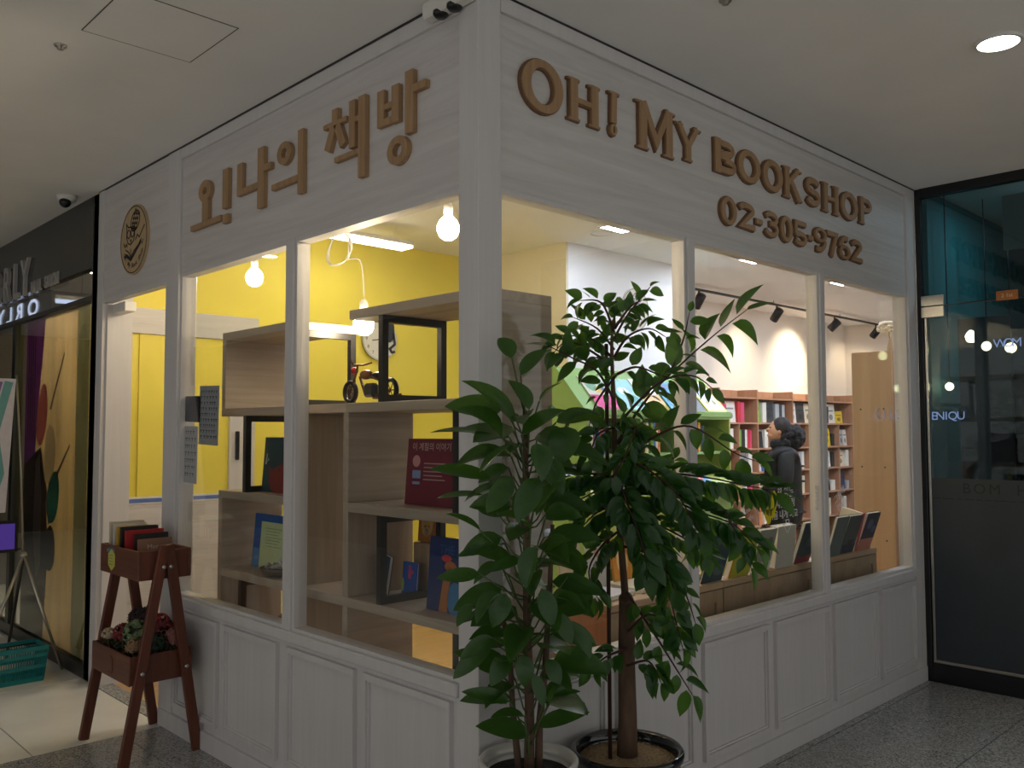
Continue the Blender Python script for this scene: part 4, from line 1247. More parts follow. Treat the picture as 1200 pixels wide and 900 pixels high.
# --- track with spot heads
tr = empty('spotlight_track', (8.2, 3.03, 3.0))
part('rail', LG(tr).box(5.6, 10.4, 3.015, 3.045, 3.03, 3.055, .003), M['black_metal'], tr)
for x in (5.7, 7.4, 9.1, 10.3): part('hanger', LG(tr).tube([(x, 3.03, 3.05), (x, 3.03, CZ)], .004, 6), M['black_metal'], tr)
tag(tr, 'black track rail under the shop ceiling', 'light track')
M['spot_lens'] = glow('spot_lens_light', (255, 226, 180), 6.0)
def spot_head(x, aim, lab, on=1.0):
    y, z = 3.03, 2.93
    o = empty('track_spotlight', (x, y, z - .1))
    d = (Vector(aim) - Vector((x, y, z))).normalized()
    q = Vector((0, 0, 1)).rotation_difference(d).to_matrix()
    part('stem', LG(o).tube([(x, y, 3.03), (x, y, z + .04)], .012, 8), M['black_metal'], o)
    g = LG(o); g.tube([(x - .05, y, z), (x - .05, y, z + .05), (x + .05, y, z + .05), (x + .05, y, z)], .005, 6)
    part('yoke', g, M['black_metal'], o)
    part('can', LG(o).lathe([(0.0, -.075), (.044, -.075), (.05, -.068), (.05, .085), (.044, .087), (.043, .07), (0.0, .07)], (x, y, z), 24, ax=q), M['black_metal'], o)
    part('lens', LG(o).lathe([(.041, .074), (.0, .075)], (x, y, z), 20, ax=q), M['spot_lens'], o)
    if on:
        L = bpy.data.lights.new('spot_beam', 'SPOT')
        L.energy = SPOT_W * on; L.color = (1.0, .80, .55); L.spot_size = math.radians(105); L.spot_blend = 1.0; L.shadow_soft_size = .05
        lo = bpy.data.objects.new('spot_beam', L); COL.objects.link(lo)
        lo.parent = o
        lo.matrix_local = Matrix.Translation(Vector((x, y, z)) + d * .10 - Vector(o.location)) @ Vector((0, 0, -1)).rotation_difference(d).to_matrix().to_4x4()
    tag(o, lab, 'spotlight', 'black track spotlights')
spot_head(5.85, (6.0, 3.62, 2.2), 'black track spotlight beside the second window post', 0.25)
spot_head(7.47, (7.62, 3.62, 2.30), 'black upright track spotlight over the middle of the bookcase', 0.5)
spot_head(8.95, (8.84, 3.62, 2.40), 'black track spotlight tilted towards the wall', 1.6)
spot_head(10.2, (10.3, 3.62, 2.3), 'black track spotlight at the far right end of the track', 0.25)

# --- wall clock
ck = empty('wall_clock', (2.162, BY - .03, 2.13))
cF = lambda a, b, d: Vector((2.162 + a, BY - d, 2.297 + b))
g = LG(ck); g.prism([(.165 * math.cos(k * .1745), .165 * math.sin(k * .1745)) for k in range(36)], cF, 0.0, .02)
part('face', g, flat((226, 224, 218)), ck)
g = LG(ck); g.ring((0, 0), (.168, .168), (.156, .156), cF, 0.0, .026, 40)
part('rim', g, M['steel'], ck)
g = LG(ck); g.ribbon([(0, 0), (-.07, -.012)], .008, cF, .021, .023); g.ribbon([(0, 0), (.02, .10)], .006, cF, .021, .023)
part('hand', g, M['black_metal'], ck)
for k in range(12):
    a = math.radians(90 - 30 * k)
    g = LG(ck); g.mesh(text_mesh(str(k or 12), .04, 0, 'CENTER'), plane_mat(cF(.125 * math.cos(a), .125 * math.sin(a) - .013, .0212), (1, 0, 0), (0, 0, 1), (0, -1, 0)))
    part('numeral', g, flat((60, 60, 62)), ck)
g = LG(ck); g.prism([(.03, .04), (.05, .12), (.09, .155), (.12, .16), (.14, .12), (.14, .02), (.10, -.02), (.06, .0)], cF, .022, .028)
g.ribbon([(.13, .06), (.15, -.03), (.10, -.07), (.12, -.10), (.15, -.09)], .02, cF, .022, .028)
part('cat_figure', g, M['black_metal'], ck, 'black cat figure on the clock face')
tag(ck, 'round white wall clock with black cat figure on the yellow wall', 'clock')

# --- second emblem, on the white column
emblem('wall_emblem', (4.136, 2.62), .19, Fr(2.55), flat((206, 200, 188)), flat((96, 92, 88)), 'pale round cat emblem on the white column', .01)

# --- asymmetric ash shelf with black frames in the left window
sh = empty('display_shelf', (.325, 1.16, 0.0))
X0, X1 = .15, .50
def board(y0, y1, z1, x0=X0, x1=X1, th=.04): part('shelf_board', LG(sh).box(x0, x1, y0, y1, z1 - th, z1, .002), M['ash_h'], sh)
def side(y0, z0, z1, v=True, th=.04): part('side_panel', LG(sh).box(X0, X1, y0, y0 + th, z0, z1, .002), M['ash_v'] if v else M['ash_x'], sh)
def frame(y, z0, z1):
    g = LG(sh); rect_frame(g, lambda a, b, d: Vector((a, y + d, b)), X0 + .004, X1 - .004, z0, z1, .03, -.015, .015)
    part('metal_frame', g, M['black_metal'], sh)
board(1.455, 2.19, 2.075); board(.13, 1.0, 2.075)
board(1.435, 2.19, 1.675); board(1.02, 1.43, 1.675); board(.17, 1.02, 1.675)
board(1.455, 2.21, 1.25); board(.17, 1.0, 1.25)
board(.17, 2.21, .85)
board(1.44, 2.17, .46); board(.17, 2.21, .08)
side(2.15, 1.675, 2.035, False); side(.13, 0.0, 2.035, False); side(2.17, .85, 1.21, False); side(2.17, 0.0, .81)
side(1.385, .85, 1.635); side(1.0, 1.25, 1.635, False); side(1.0, .85, 1.25); side(1.0, .08, .81, False); side(1.385, .08, .81)
frame(1.475, 1.675, 2.035); frame(.775, 1.675, 2.035); frame(.30, 1.25, 1.635); frame(.78, .85, 1.21); frame(1.94, 1.25, 1.635); frame(1.97, .46, .81); frame(.30, .08, .81)
tag(sh, 'stepped ash shelf with black metal frames behind the left windows', 'shelf')

# things on it.  books facing the left window: rz=-90deg turns the cover to -X, width runs towards -Y
def wbook(x, y, z, w, h, t, c, lab, lean=.08, **k):
    return book(w, h, t, c, R4(x, y, z, -HALF, -lean), lab, 'picture books on the ash shelf', **k)
wbook(.24, 1.922, 1.252, .36, .275, .015, (22, 62, 70), 'dark teal picture book with a red furry monster', prints=(((128, 40, 38), (blob(.62, .22, .44, .30), [(.18, .3), (.16, .46), (.28, .42)], [(.52, .48), (.56, .62), (.64, .5)])),
      ((26, 20, 20), (blob(.46, .42, .025, .03, 8), blob(.60, .36, .025, .03, 8))), ((180, 190, 190), ([(.05, .5), (.08, .7), (.1, .7), (.09, .5)], [(.1, .55), (.14, .62), (.15, .58)]))))
wbook(.29, 2.11, .852, .37, .275, .012, (28, 92, 170), 'blue picture book with a pale green page of text', prints=(((206, 222, 168), (rect(.2, 1.0, .0, .86),)), ((92, 150, 200), (rect(.02, .18, .0, .35),)),
      ((70, 80, 70), tuple(rect(.34, .78 - .05 * (k % 3), .74 - k * .055, .75 - k * .055) for k in range(7)))))
wbook(.27, .762, 1.252, .315, .272, .02, (112, 22, 44), 'wine red book with white Korean title standing on the ash shelf', titles=(((206, 176, 176), '이 계절의 이야기', .036, .5, .83),),
      prints=(((186, 150, 150), tuple(rect(.36, .8 - .06 * (k % 2), .62 - k * .06, .635 - k * .06) for k in range(5))), ((120, 150, 190), (rect(.13, .3, .40, .52), rect(.14, .29, .31, .35))),
              ((196, 140, 140), (blob(.2, .66, .08, .09),))))
wbook(.24, .578, .852, .255, .285, .015, (26, 48, 104), 'dark blue picture book with a giraffe standing on the ash shelf', titles=(((40, 92, 150), 'THE', .05, .42, .78),),
      prints=(((176, 110, 60), ([(.3, .0), (.36, .4), (.46, .62), (.56, .6), (.52, .3), (.5, .0)], blob(.52, .62, .14, .07))), ((196, 60, 70), (blob(.42, .72, .12, .05),)), ((56, 120, 170), (blob(.66, .2, .18, .22),)), ((150, 160, 60), (blob(.9, .1, .12, .2),))))
wbook(.46, .915, 1.07, .12, .16, .012, (176, 112, 60), 'small book with a lion face behind the black frame', prints=(((206, 160, 96), (blob(.5, .5, .34, .36),)), ((236, 226, 206), (blob(.5, .28, .18, .12),)), ((40, 28, 22), (blob(.38, .42, .05, .03, 8), blob(.62, .42, .05, .03, 8), blob(.5, .32, .06, .04, 8)))))
tag(build('book_riser', G().box(.43, .49, .80, .91, .852, 1.068, .004), M['cab_wood']), 'small wooden riser under the lion book', 'riser')
wbook(.36, .90, .852, .10, .14, .01, (32, 86, 170), 'little blue book with a pink letter behind the frame', prints=(((196, 70, 110), (rect(.4, .6, .5, .9), rect(.6, .75, .66, .76))), ((150, 180, 90), (blob(.05, .3, .1, .2),))))
book(.16, .20, .02, (36, 62, 96), R4(.30, 1.10, .852, -HALF, 0, .22), 'slate blue book leaning in the narrow shelf bay', 'picture books on the ash shelf')

# model motorbike on the upper board
mb = empty('model_motorbike', (.30, .90, 1.677))
cop = paint('aged_copper', (112, 74, 48), .4, .2, 40, metal=.6)
def tor(c, R_, r, n=20):
    g = LG(mb); g.tube([Vector((c[0], c[1] + R_ * math.cos(a), c[2] + R_ * math.sin(a))) for a in [2 * math.pi * k / n for k in range(n + 1)]], r, 6, False); return g
for cy in (1.045, .80):
    wz = part('wheel', tor((.30, cy, 1.722), .036, .009), M['dark_plastic'], mb)
    g = LG(mb)
    for k in range(6):
        a = k * math.pi / 3
        g.tube([(.30, cy, 1.722), (.30, cy + .034 * math.cos(a), 1.722 + .034 * math.sin(a))], .002, 4)
    part('spokes', g, cop, mb)
part('frame', LG(mb).tube([(.30, .80, 1.722), (.30, .87, 1.705), (.30, .95, 1.71), (.30, .985, 1.775), (.30, .90, 1.77), (.30, .82, 1.75)], .006, 6), cop, mb)
part('engine', LG(mb).box(.285, .315, .885, .945, 1.70, 1.75, .008), M['black_metal'], mb)
part('tank', LG(mb).sphere((.30, .945, 1.782), .016, .036, .018, 12, 8), cop, mb)
part('saddle', LG(mb).sphere((.30, .865, 1.778), .018, .045, .012, 12, 8), M['dark_plastic'], mb)
part('fork', LG(mb).tube([(.30, 1.045, 1.722), (.30, 1.01, 1.79), (.30, 1.0, 1.82)], .005, 6), cop, mb)
part('handlebar', LG(mb).tube([(.255, .975, 1.83), (.28, 1.0, 1.82), (.32, 1.0, 1.82), (.345, .975, 1.83)], .004, 6), cop, mb)
part('headlamp', LG(mb).sphere((.30, 1.02, 1.80), .014, n=12, m=8), flat((178, 30, 40)), mb, 'red headlamp')
part('exhaust', LG(mb).tube([(.32, .93, 1.70), (.322, .84, 1.695), (.322, .77, 1.705)], .006, 6), cop, mb)
mb.scale = (1.25, 1.25, 1.25); mb.location = (.30, 1.03, 1.677)
tag(mb, 'copper coloured model motorbike on the upper shelf board', 'model')

# shallow basket with white scraps and a jar
bk = empty('small_basket', (.24, 1.72, .852))
part('bowl', LG(bk).lathe([(.05, .852), (.085, .865), (.10, .892), (.096, .894), (.08, .872), (.0, .86)], (.24, 1.72, 0), 24), flat((96, 86, 74)), bk)
random.seed(9)
g = LG(bk)
for i in range(60):
    a = random.uniform(0, 6.28); r = random.uniform(0, .075); p = Vector((.24 + r * math.cos(a), 1.72 + r * math.sin(a), .885 + random.uniform(0, .03)))
    q = Euler((random.uniform(-1, 1), random.uniform(-1, 1), random.uniform(0, 3))).to_matrix()
    g.add([p + q @ Vector(v) * .014 for v in ((-1, -.5, 0), (1, -.5, .2), (1, .5, 0), (-1, .5, .2))], [(0, 1, 2, 3)])
sc_ = build('paper_scraps', g, flat((206, 204, 198)), bk, fix=False); sc_['kind'] = 'stuff'
tag(bk, 'shallow basket of white paper scraps beside the blue picture book', 'basket')
jr = empty('candy_jar', (.24, 1.62, .462))
part('jar', LG(jr).lathe([(.0, .462), (.055, .464), (.062, .48), (.062, .60), (.05, .63), (.045, .64)], (.24, 1.62, 0), 24), flat((126, 40, 96)), jr)
part('lid', LG(jr).lathe([(.05, .638), (.056, .642), (.056, .672), (.05, .678), (0, .678)], (.24, 1.62, 0), 24), flat((150, 44, 40)), jr, 'red lid')
part('wrapper', LG(jr).box(.175, .183, 1.59, 1.67, .49, .57, .002), flat((150, 130, 60)), jr)
tag(jr, 'purple jar with a red lid on the lowest shelf by the mullion', 'jar')

# --- papers taped inside the left window
def paper(y0, y1, z0, z1, c, ink, lab, rows, tilt=0.0, skew=0.0):
    o = build('notice_sheet', G().box(.0405, .0415, y0, y1, z0, z1), flat(c), loc=(.041, (y0 + y1) / 2, z0))
    o.rotation_euler = (tilt, 0, 0)
    random.seed(int(y0 * 100))
    g = LG(o)
    for k in range(rows):
        z = z1 - (z1 - z0) * (.08 + .86 * k / rows)
        y = y1 - .02
        while y > y0 + .03:
            w = random.uniform(.010, .020)
            hh = (z1 - z0) / rows * .45
            g.box(.0396, .0403, y - w, y, z - hh * random.uniform(.2, .4), z); g.box(.0396, .0403, y - w * .6, y - w * .35, z - hh, z)
            y -= w + random.uniform(.004, .02)
    part('handwriting', g, flat(ink), o)
    tag(o, lab, 'notice', 'handwritten notices in the left window')
paper(2.205, 2.40, 1.607, 1.743, (30, 32, 44), (60, 64, 80), 'black card taped inside the left window', 4, .03)
paper(1.998, 2.222, 1.488, 1.79, (168, 170, 178), (40, 40, 46), 'grey notice sheet with writing, nearest the shelf', 9, .03)
paper(2.235, 2.40, 1.285, 1.585, (172, 174, 180), (60, 54, 56), 'lower grey notice sheet with writing by the door post', 7, .02)

# --- low pine cabinets along the right window
for i, (x0, x1, lab) in enumerate(((.85, 1.70, 'low pine cabinet behind the potted plants, its orange end towards the corner'), (1.704, 2.61, 'low pine cabinet in the middle window'), (2.614, 3.41, 'low pine cabinet at the right end of the window row'))):
    o = empty('low_cabinet', ((x0 + x1) / 2, .325, 0.0))
    part('body', LG(o).box(x0, x1, .158, .50, 0.0, .805), M['cab_wood'], o)
    part('top_board', LG(o).box(x0, x1, .146, .505, .805, .835, .003), M['cab_top'], o)
    g = LG(o); rect_frame(g, lambda a, b, d: Vector((a, .158 - d, b)), x0 + .004, x1 - .004, .03, .80, .055, 0.0, .010)
    part('face_frame', g, M['cab_wood'], o)
    if i == 0:
        part('end_panel', LG(o).box(x0 - .006, x0, .155, .50, .0, .805, .001), M['orange_wood'], o)
    tag(o, lab, 'cabinet', 'low pine cabinets under the right windows')
tag(build('wood_post', G().box(.56, .60, .30, .33, 0.0, .84, .002), M['orange_wood']), 'narrow orange wooden post behind the rubber fig', 'post')

# --- books leaning on the right window glass
def gbook(x, w, h, t, c, lab, lean=.36, z=.837, y=.175, **k):
    k.setdefault('flip', True)
    # lean > 0: the top rests towards the glass
    m = Matrix.Translation((x, y, z)) @ Matrix.Rotation(lean, 4, 'X')
    return book(w, h, t, c, m, lab, 'books leaning on the right window', **k)
gbook(1.545, .175, .30, .012, (40, 66, 74), 'tall dark teal book leaning on the middle window', .33, y=.17, prints=(((70, 96, 100), (blob(.7, .2, .25, .1), blob(.3, .7, .2, .08))),))
gbook(1.775, .185, .225, .03, (178, 174, 40), 'yellow book leaning on the middle window', .33, y=.168, prints=(((206, 120, 40), (rect(.0, .05, 0, 1),)), ((150, 146, 40), (rect(.25, .8, .72, .76), rect(.3, .75, .62, .65)))))
gbook(1.985, .16, .225, .025, (150, 148, 136), 'grey beige book with a white label on its lower cover', .25, y=.16, prints=(((212, 210, 204), (rect(.35, 1.0, .03, .24),)), ((110, 106, 96), (blob(.7, .72, .16, .1),))))
gbook(2.19, .185, .22, .05, (184, 180, 168), 'thick white book in the middle window', .12, y=.15)
gbook(2.42, .165, .235, .022, (52, 72, 80), 'slate book with a red strip at the foot', .33, y=.168, prints=(((138, 30, 46), (rect(0, 1, 0, .16),)), ((78, 104, 112), (blob(.6, .5, .25, .12),))))
gbook(2.80, .15, .235, .018, (92, 106, 106), 'grey green book next to the last window post', .3, y=.165)
gbook(2.955, .165, .235, .02, (74, 80, 84), 'dark grey book with a navy foot', .33, y=.168, prints=(((24, 34, 62), (rect(0, 1, 0, .24),)), ((40, 44, 50), (blob(.6, .3, .3, .06),))))
gbook(3.13, .03, .235, .14, (196, 92, 84), 'narrow red spine book before the navy book', .25, y=.16)
gbook(3.185, .175, .235, .022, (32, 36, 62), 'navy book with a salmon foot at the right end', .33, y=.168, prints=(((196, 120, 104), (rect(0, 1, 0, .3),)), ((86, 96, 130), (blob(.4, .7, .22, .14), blob(.75, .55, .15, .1)))))
# flat piles on the cabinets
def fbook(x, y, z, w, d, t, c, lab, rz=0.0):
    m = Matrix.Translation((x, y, z)) @ Matrix.Rotation(rz, 4, 'Z') @ Matrix.Rotation(-HALF, 4, 'X') @ Matrix.Rotation(0, 4, 'Z')
    return book(w, d, t, c, m, lab, 'books lying on the pine cabinets')
fbook(.90, .20, .855, .22, .26, .018, (206, 210, 226), 'pale blue book lying on the left cabinet', .1)
fbook(1.16, .22, .855, .20, .24, .018, (226, 222, 212), 'white book lying beside the pale blue one', -.1)
fbook(1.40, .22, .853, .13, .2, .016, (228, 186, 120), 'peach book lying on the left cabinet near the mullion', .15)
fbook(1.60, .28, .853, .16, .2, .016, (212, 204, 120), 'yellow white book lying behind the leaning teal book', 0)
fbook(2.10, .30, .857, .18, .18, .02, (224, 220, 208), 'cream book lying behind the thick white book', 0)
fbook(2.64, .26, .861, .2, .2, .024, (230, 226, 214), 'white book lying behind the last window post', .05)
# standing picture books at the back of the left cabinet
for (x, w, h, c, pr, lab) in ((.87, .17, .23, (224, 206, 168), (((196, 150, 110), (rect(.12, .45, .55, .88),)), ((150, 180, 200), (rect(.55, .9, .2, .5),)), ((230, 226, 210), (rect(.55, .9, .6, .88),))), 'cream picture card with small pictures on the left cabinet'),
        (1.06, .15, .2, (214, 214, 220), (((120, 120, 126), (blob(.5, .5, .3, .12),)), ((200, 150, 140), (blob(.5, .8, .12, .1),))), 'white picture book with a grey figure on the left cabinet'),
        (1.23, .16, .21, (222, 150, 60), (((240, 214, 160), (blob(.5, .5, .3, .3),)),), 'orange picture book standing on the left cabinet'),
        (1.42, .14, .22, (228, 214, 190), (((206, 90, 70), (rect(.1, .9, .7, .85),)),), 'cream book with a red band standing near the mullion')):
    book(w, h, .012, c, R4(x, .42, .837, .12, -.15), lab, 'picture books on the left cabinet', prints=pr)

# --- tall beech panel unit and flower vase by the right window
tu = empty('tall_cabinet', (4.4, .44, 0))
part('end_panel', LG(tu).box(4.066, 4.086, .30, .58, 0.0, 2.10, .002), M['tall_wood'], tu, 'pale beech end panel with screw holes')
part('back_panel', LG(tu).box(4.086, 4.75, .302, .316, 0.0, 2.10), M['case_wood_v'], tu)
part('top_board', LG(tu).box(4.086, 4.75, .316, .58, 2.07, 2.10, .002), M['tall_wood'], tu)
part('end_panel', LG(tu).box(4.75, 4.77, .30, .58, 0.0, 2.10, .002), M['tall_wood'], tu)
for z in (.06, .5, .9, 1.3, 1.7): part('shelf_board', LG(tu).box(4.086, 4.75, .316, .57, z, z + .025), M['tall_wood'], tu)
for (y, z) in ((.36, .8), (.52, .8), (.36, 1.3), (.52, 1.3), (.36, 1.7), (.52, 1.7)):
    part('screw', LG(tu).lathe([(.006, 0), (.006, .002), (0, .003)], (4.066, y, z), 10, ax=Matrix.Rotation(-HALF, 3, 'Y')), M['dark_plastic'], tu)
tag(tu, 'tall pale beech cabinet seen end-on behind the last window', 'cabinet')
fv = empty('flower_vase', (4.38, .44, 2.10))
part('vase', LG(fv).lathe([(.02, 2.10), (.03, 2.11), (.032, 2.15), (.014, 2.20), (.016, 2.215)], (4.40, .44, 0), 18), flat((196, 176, 150)), fv)
part('stalk', LG(fv).tube([(4.40, .44, 2.19), (4.385, .44, 2.25), (4.365, .44, 2.29)], .006, 6), flat((170, 150, 110)), fv)
random.seed(77)
g = LG(fv)
for i in range(90):
    th = math.acos(1 - 1.7 * random.random()); ph = random.uniform(0, 6.28)
    d = Vector((math.sin(th) * math.cos(ph) * 1.5, math.sin(th) * math.sin(ph), math.cos(th) * .8))
    p = Vector((4.355, .44, 2.29)) + d * .055
    g.sphere(p, .017, .017, .012, 6, 4)
part('blossom', g, flat((240, 228, 204)), fv, 'cluster of creamy white petals')
tag(fv, 'vase with a creamy white flower on top of the tall cabinet', 'flower vase')

# --- green picture-book stand in front of the column
gs_ = empty('picture_book_stand', (4.0, 2.33, 0))
def gp(n, g, m='green_a', lab=None): part(n, g, M[m], gs_, lab)
gx0, gx1 = 3.02, 5.0
for k, x in enumerate((gx0, gx0 + .66, gx0 + 1.32, gx1 - .02)):
    poly = [(2.15, 0.0), (2.52, 0.0), (2.52, 2.06), (2.47, 2.06), (2.15, 1.70)]
    gp('upright', LG(gs_).prism(poly, lambda a, b, d: Vector((x + d, a, b)), 0.0, .02), 'green_a' if k < 3 else 'green_b')
gp('sloping_rest', LG(gs_).prism([(2.17, 1.70), (2.185, 1.695), (2.50, 2.05), (2.48, 2.06)], lambda a, b, d: Vector((d, a, b)), gx0 + .02, gx1 - .02))
gp('front_lip', LG(gs_).box(gx0, gx1, 2.135, 2.15, 1.675, 1.725, .003))
gp('shelf_board', LG(gs_).box(gx0 + .02, gx1 - .02, 2.15, 2.52, 1.655, 1.675))
gp('shelf_board', LG(gs_).box(gx0 + .02, gx1 - .02, 2.15, 2.52, 1.35, 1.372))
gp('sloping_rest', LG(gs_).prism([(2.06, 1.03), (2.08, 1.02), (2.42, 1.33), (2.40, 1.345)], lambda a, b, d: Vector((d, a, b)), gx0 + .02, gx1 - .02), 'green_b')
gp('front_lip', LG(gs_).box(gx0, gx1, 2.04, 2.06, 1.0, 1.06, .003), 'green_b')
gp('drawer_front', LG(gs_).box(gx0, gx1 - .66, 2.13, 2.15, .55, .99, .004), 'green_b')
gp('drawer_front', LG(gs_).box(gx1 - .655, gx1, 2.13, 2.15, .55, .99, .004))
gp('shelf_board', LG(gs_).box(gx0 + .02, gx1 - .02, 2.06, 2.52, .985, 1.005), 'green_b')
gp('shelf_board', LG(gs_).box(gx0 + .02, gx1 - .02, 2.15, 2.52, .50, .52), 'green_b')
gp('back_board', LG(gs_).box(gx0 + .02, gx1 - .02, 2.515, 2.53, 0.0, 2.05))
tag(gs_, 'apple green picture-book stand in front of the white column', 'book stand')
sl = math.atan2(.35, .32)
def slope_book(x, w, h, c, pr, lab, tt=(), y=2.168, z=1.727, a=None):
    m = Matrix.Translation((x, y, z)) @ Matrix.Rotation(-(HALF - sl) if a is None else a, 4, 'X')
    book(w, h, .008, c, m, lab, 'picture books on the green stand', prints=pr, titles=tt)
slope_book(3.20, .30, .36, (196, 200, 190), (((206, 40, 130), (rect(0, 1, 0, .42),)), ((120, 170, 140), (blob(.3, .7, .2, .16), blob(.75, .8, .15, .12))), ((220, 190, 90), (blob(.55, .58, .22, .1),)), ((90, 130, 190), (blob(.7, .6, .1, .08),))), 'picture book with a magenta lower half on the green stand')
slope_book(3.55, .27, .35, (150, 206, 214), (((232, 240, 236), (blob(.4, .6, .25, .12),)), ((70, 150, 150), (blob(.6, .3, .3, .2),))), 'pale blue picture book on the green stand')
slope_book(3.84, .27, .36, (228, 230, 232), (((232, 186, 132), (rect(0, 1, .0, .5),)), ((230, 220, 60), (rect(0, 1, .0, .16),)), ((60, 60, 66), (blob(.35, .72, .06, .05), blob(.55, .7, .06, .05)))), 'white and peach picture book on the green stand', (((120, 80, 60), '그림책', .05, .5, .85),))
slope_book(4.15, .26, .35, (74, 156, 206), (((226, 206, 176), (blob(.5, .3, .26, .2),)), ((60, 40, 40), (blob(.42, .33, .03, .03, 8), blob(.58, .33, .03, .03, 8)))), 'blue picture book with a red title and a face', (((206, 60, 50), '우리 집', .06, .5, .75),))
slope_book(4.43, .22, .35, (226, 150, 84), (((110, 120, 130), (rect(0, 1, 0, .55),)), ((226, 226, 226), (blob(.6, .35, .18, .14),))), 'orange and grey picture book by the window post')
slope_book(4.68, .29, .38, (226, 200, 84), (((206, 226, 236), (rect(.06, .94, .04, .96),)), ((230, 190, 60), (blob(.3, .3, .12, .08), blob(.7, .3, .12, .08), blob(.5, .75, .1, .1), blob(.25, .75, .07, .08)))), 'white picture book with a yellow border at the right end of the green stand')
random.seed(19)
cols = ((206, 70, 60), (60, 110, 170), (228, 220, 200), (120, 160, 70), (230, 190, 60), (236, 236, 232), (90, 70, 110), (40, 60, 80), (220, 130, 70))
cn = ('red', 'blue', 'cream', 'green', 'yellow', 'white', 'purple', 'navy', 'orange')
ordn = ('first', 'second', 'third', 'fourth', 'fifth', 'sixth', 'seventh', 'eighth', 'ninth', 'tenth', 'eleventh')
for ci, (xa, nm_) in enumerate(((3.06, 'left'), (3.72, 'middle'), (4.38, 'right'))):
    x = xa
    for k in range(8):
        t = random.uniform(.018, .035); q = random.randrange(9)
        book(.2, random.uniform(.2, .26), t, cols[q], R4(x + t, 2.19, 1.374, HALF), '%s spine, %s from the left in the %s cubby of the green stand' % (cn[q], ordn[k], nm_), 'spines in the green stand cubbies')
        x += t + .004 + (.03 if k == 3 else 0)
for k, (x, c, lab) in enumerate(((3.10, (228, 226, 220), 'white picture book on the lower slope of the green stand'), (3.5, (150, 190, 210), 'light blue picture book on the lower slope of the green stand'), (3.95, (206, 196, 96), 'yellow picture book on the lower slope of the green stand'), (4.4, (80, 140, 190), 'blue picture book on the lower slope of the green stand'))):
    slope_book(x, .26, .3, c, (((200, 90, 80), (blob(.5, .5, .2, .16),)),), lab, y=2.075, z=1.055, a=-(HALF - math.atan2(.31, .34)))

# --- long beech bookcase on the rear wall
bc_ = empty('bookcase', (8.0, 3.48, 0))
FY = 3.34
cols_x = [5.02, 5.86, 6.70, 7.53, 8.39, 9.25, 10.09]
lev = [.08, .42, .745, 1.06, 1.345, 1.655, 1.955]
for i, x in enumerate(cols_x):
    part('upright', LG(bc_).box(x - .011, x + .011, FY, BY - .012, 0.0, 2.05, .001), M['case_wood_v'], bc_)
for i in range(len(cols_x) - 1):
    x0, x1 = cols_x[i] + .011, cols_x[i + 1] - .011
    for z in lev: part('shelf_board', LG(bc_).box(x0, x1, FY + .004, BY - .014, z - .02, z), M['case_wood'], bc_)
    xm = (x0 + x1) / 2
    for z0, z1 in ((lev[0], lev[1]), (lev[1], lev[2]), (lev[2], lev[3]), (lev[3], lev[4]), (lev[4], lev[5])):
        part('divider', LG(bc_).box(xm - .009, xm + .009, FY + .006, BY - .014, z0, z1 - .02), M['case_wood_v'], bc_)
    part('back_panel', LG(bc_).box(x0, x1, BY - .012, BY - .004, 0.0, 2.05), M['case_wood_v'], bc_)
tag(bc_, 'long beech bookcase with square cubbies along the rear wall', 'bookcase')
rown = {5: 'top row', 4: 'second row', 3: 'third row', 2: 'fourth row', 1: 'fifth row'}
CN = {'w': ((226, 224, 218), 'white'), 'c': ((220, 208, 180), 'cream'), 'r': ((196, 44, 52), 'red'), 'p': ((206, 70, 110), 'pink'), 'g': ((130, 176, 70), 'green'), 'd': ((58, 60, 64), 'charcoal'),
      'y': ((226, 196, 50), 'yellow'), 'b': ((70, 110, 176), 'blue'), 'k': ((28, 30, 36), 'black'), 'l': ((170, 174, 178), 'light grey'), 'o': ((214, 130, 60), 'orange'), 'n': ((40, 52, 90), 'navy'), 't': ((70, 120, 110), 'teal')}
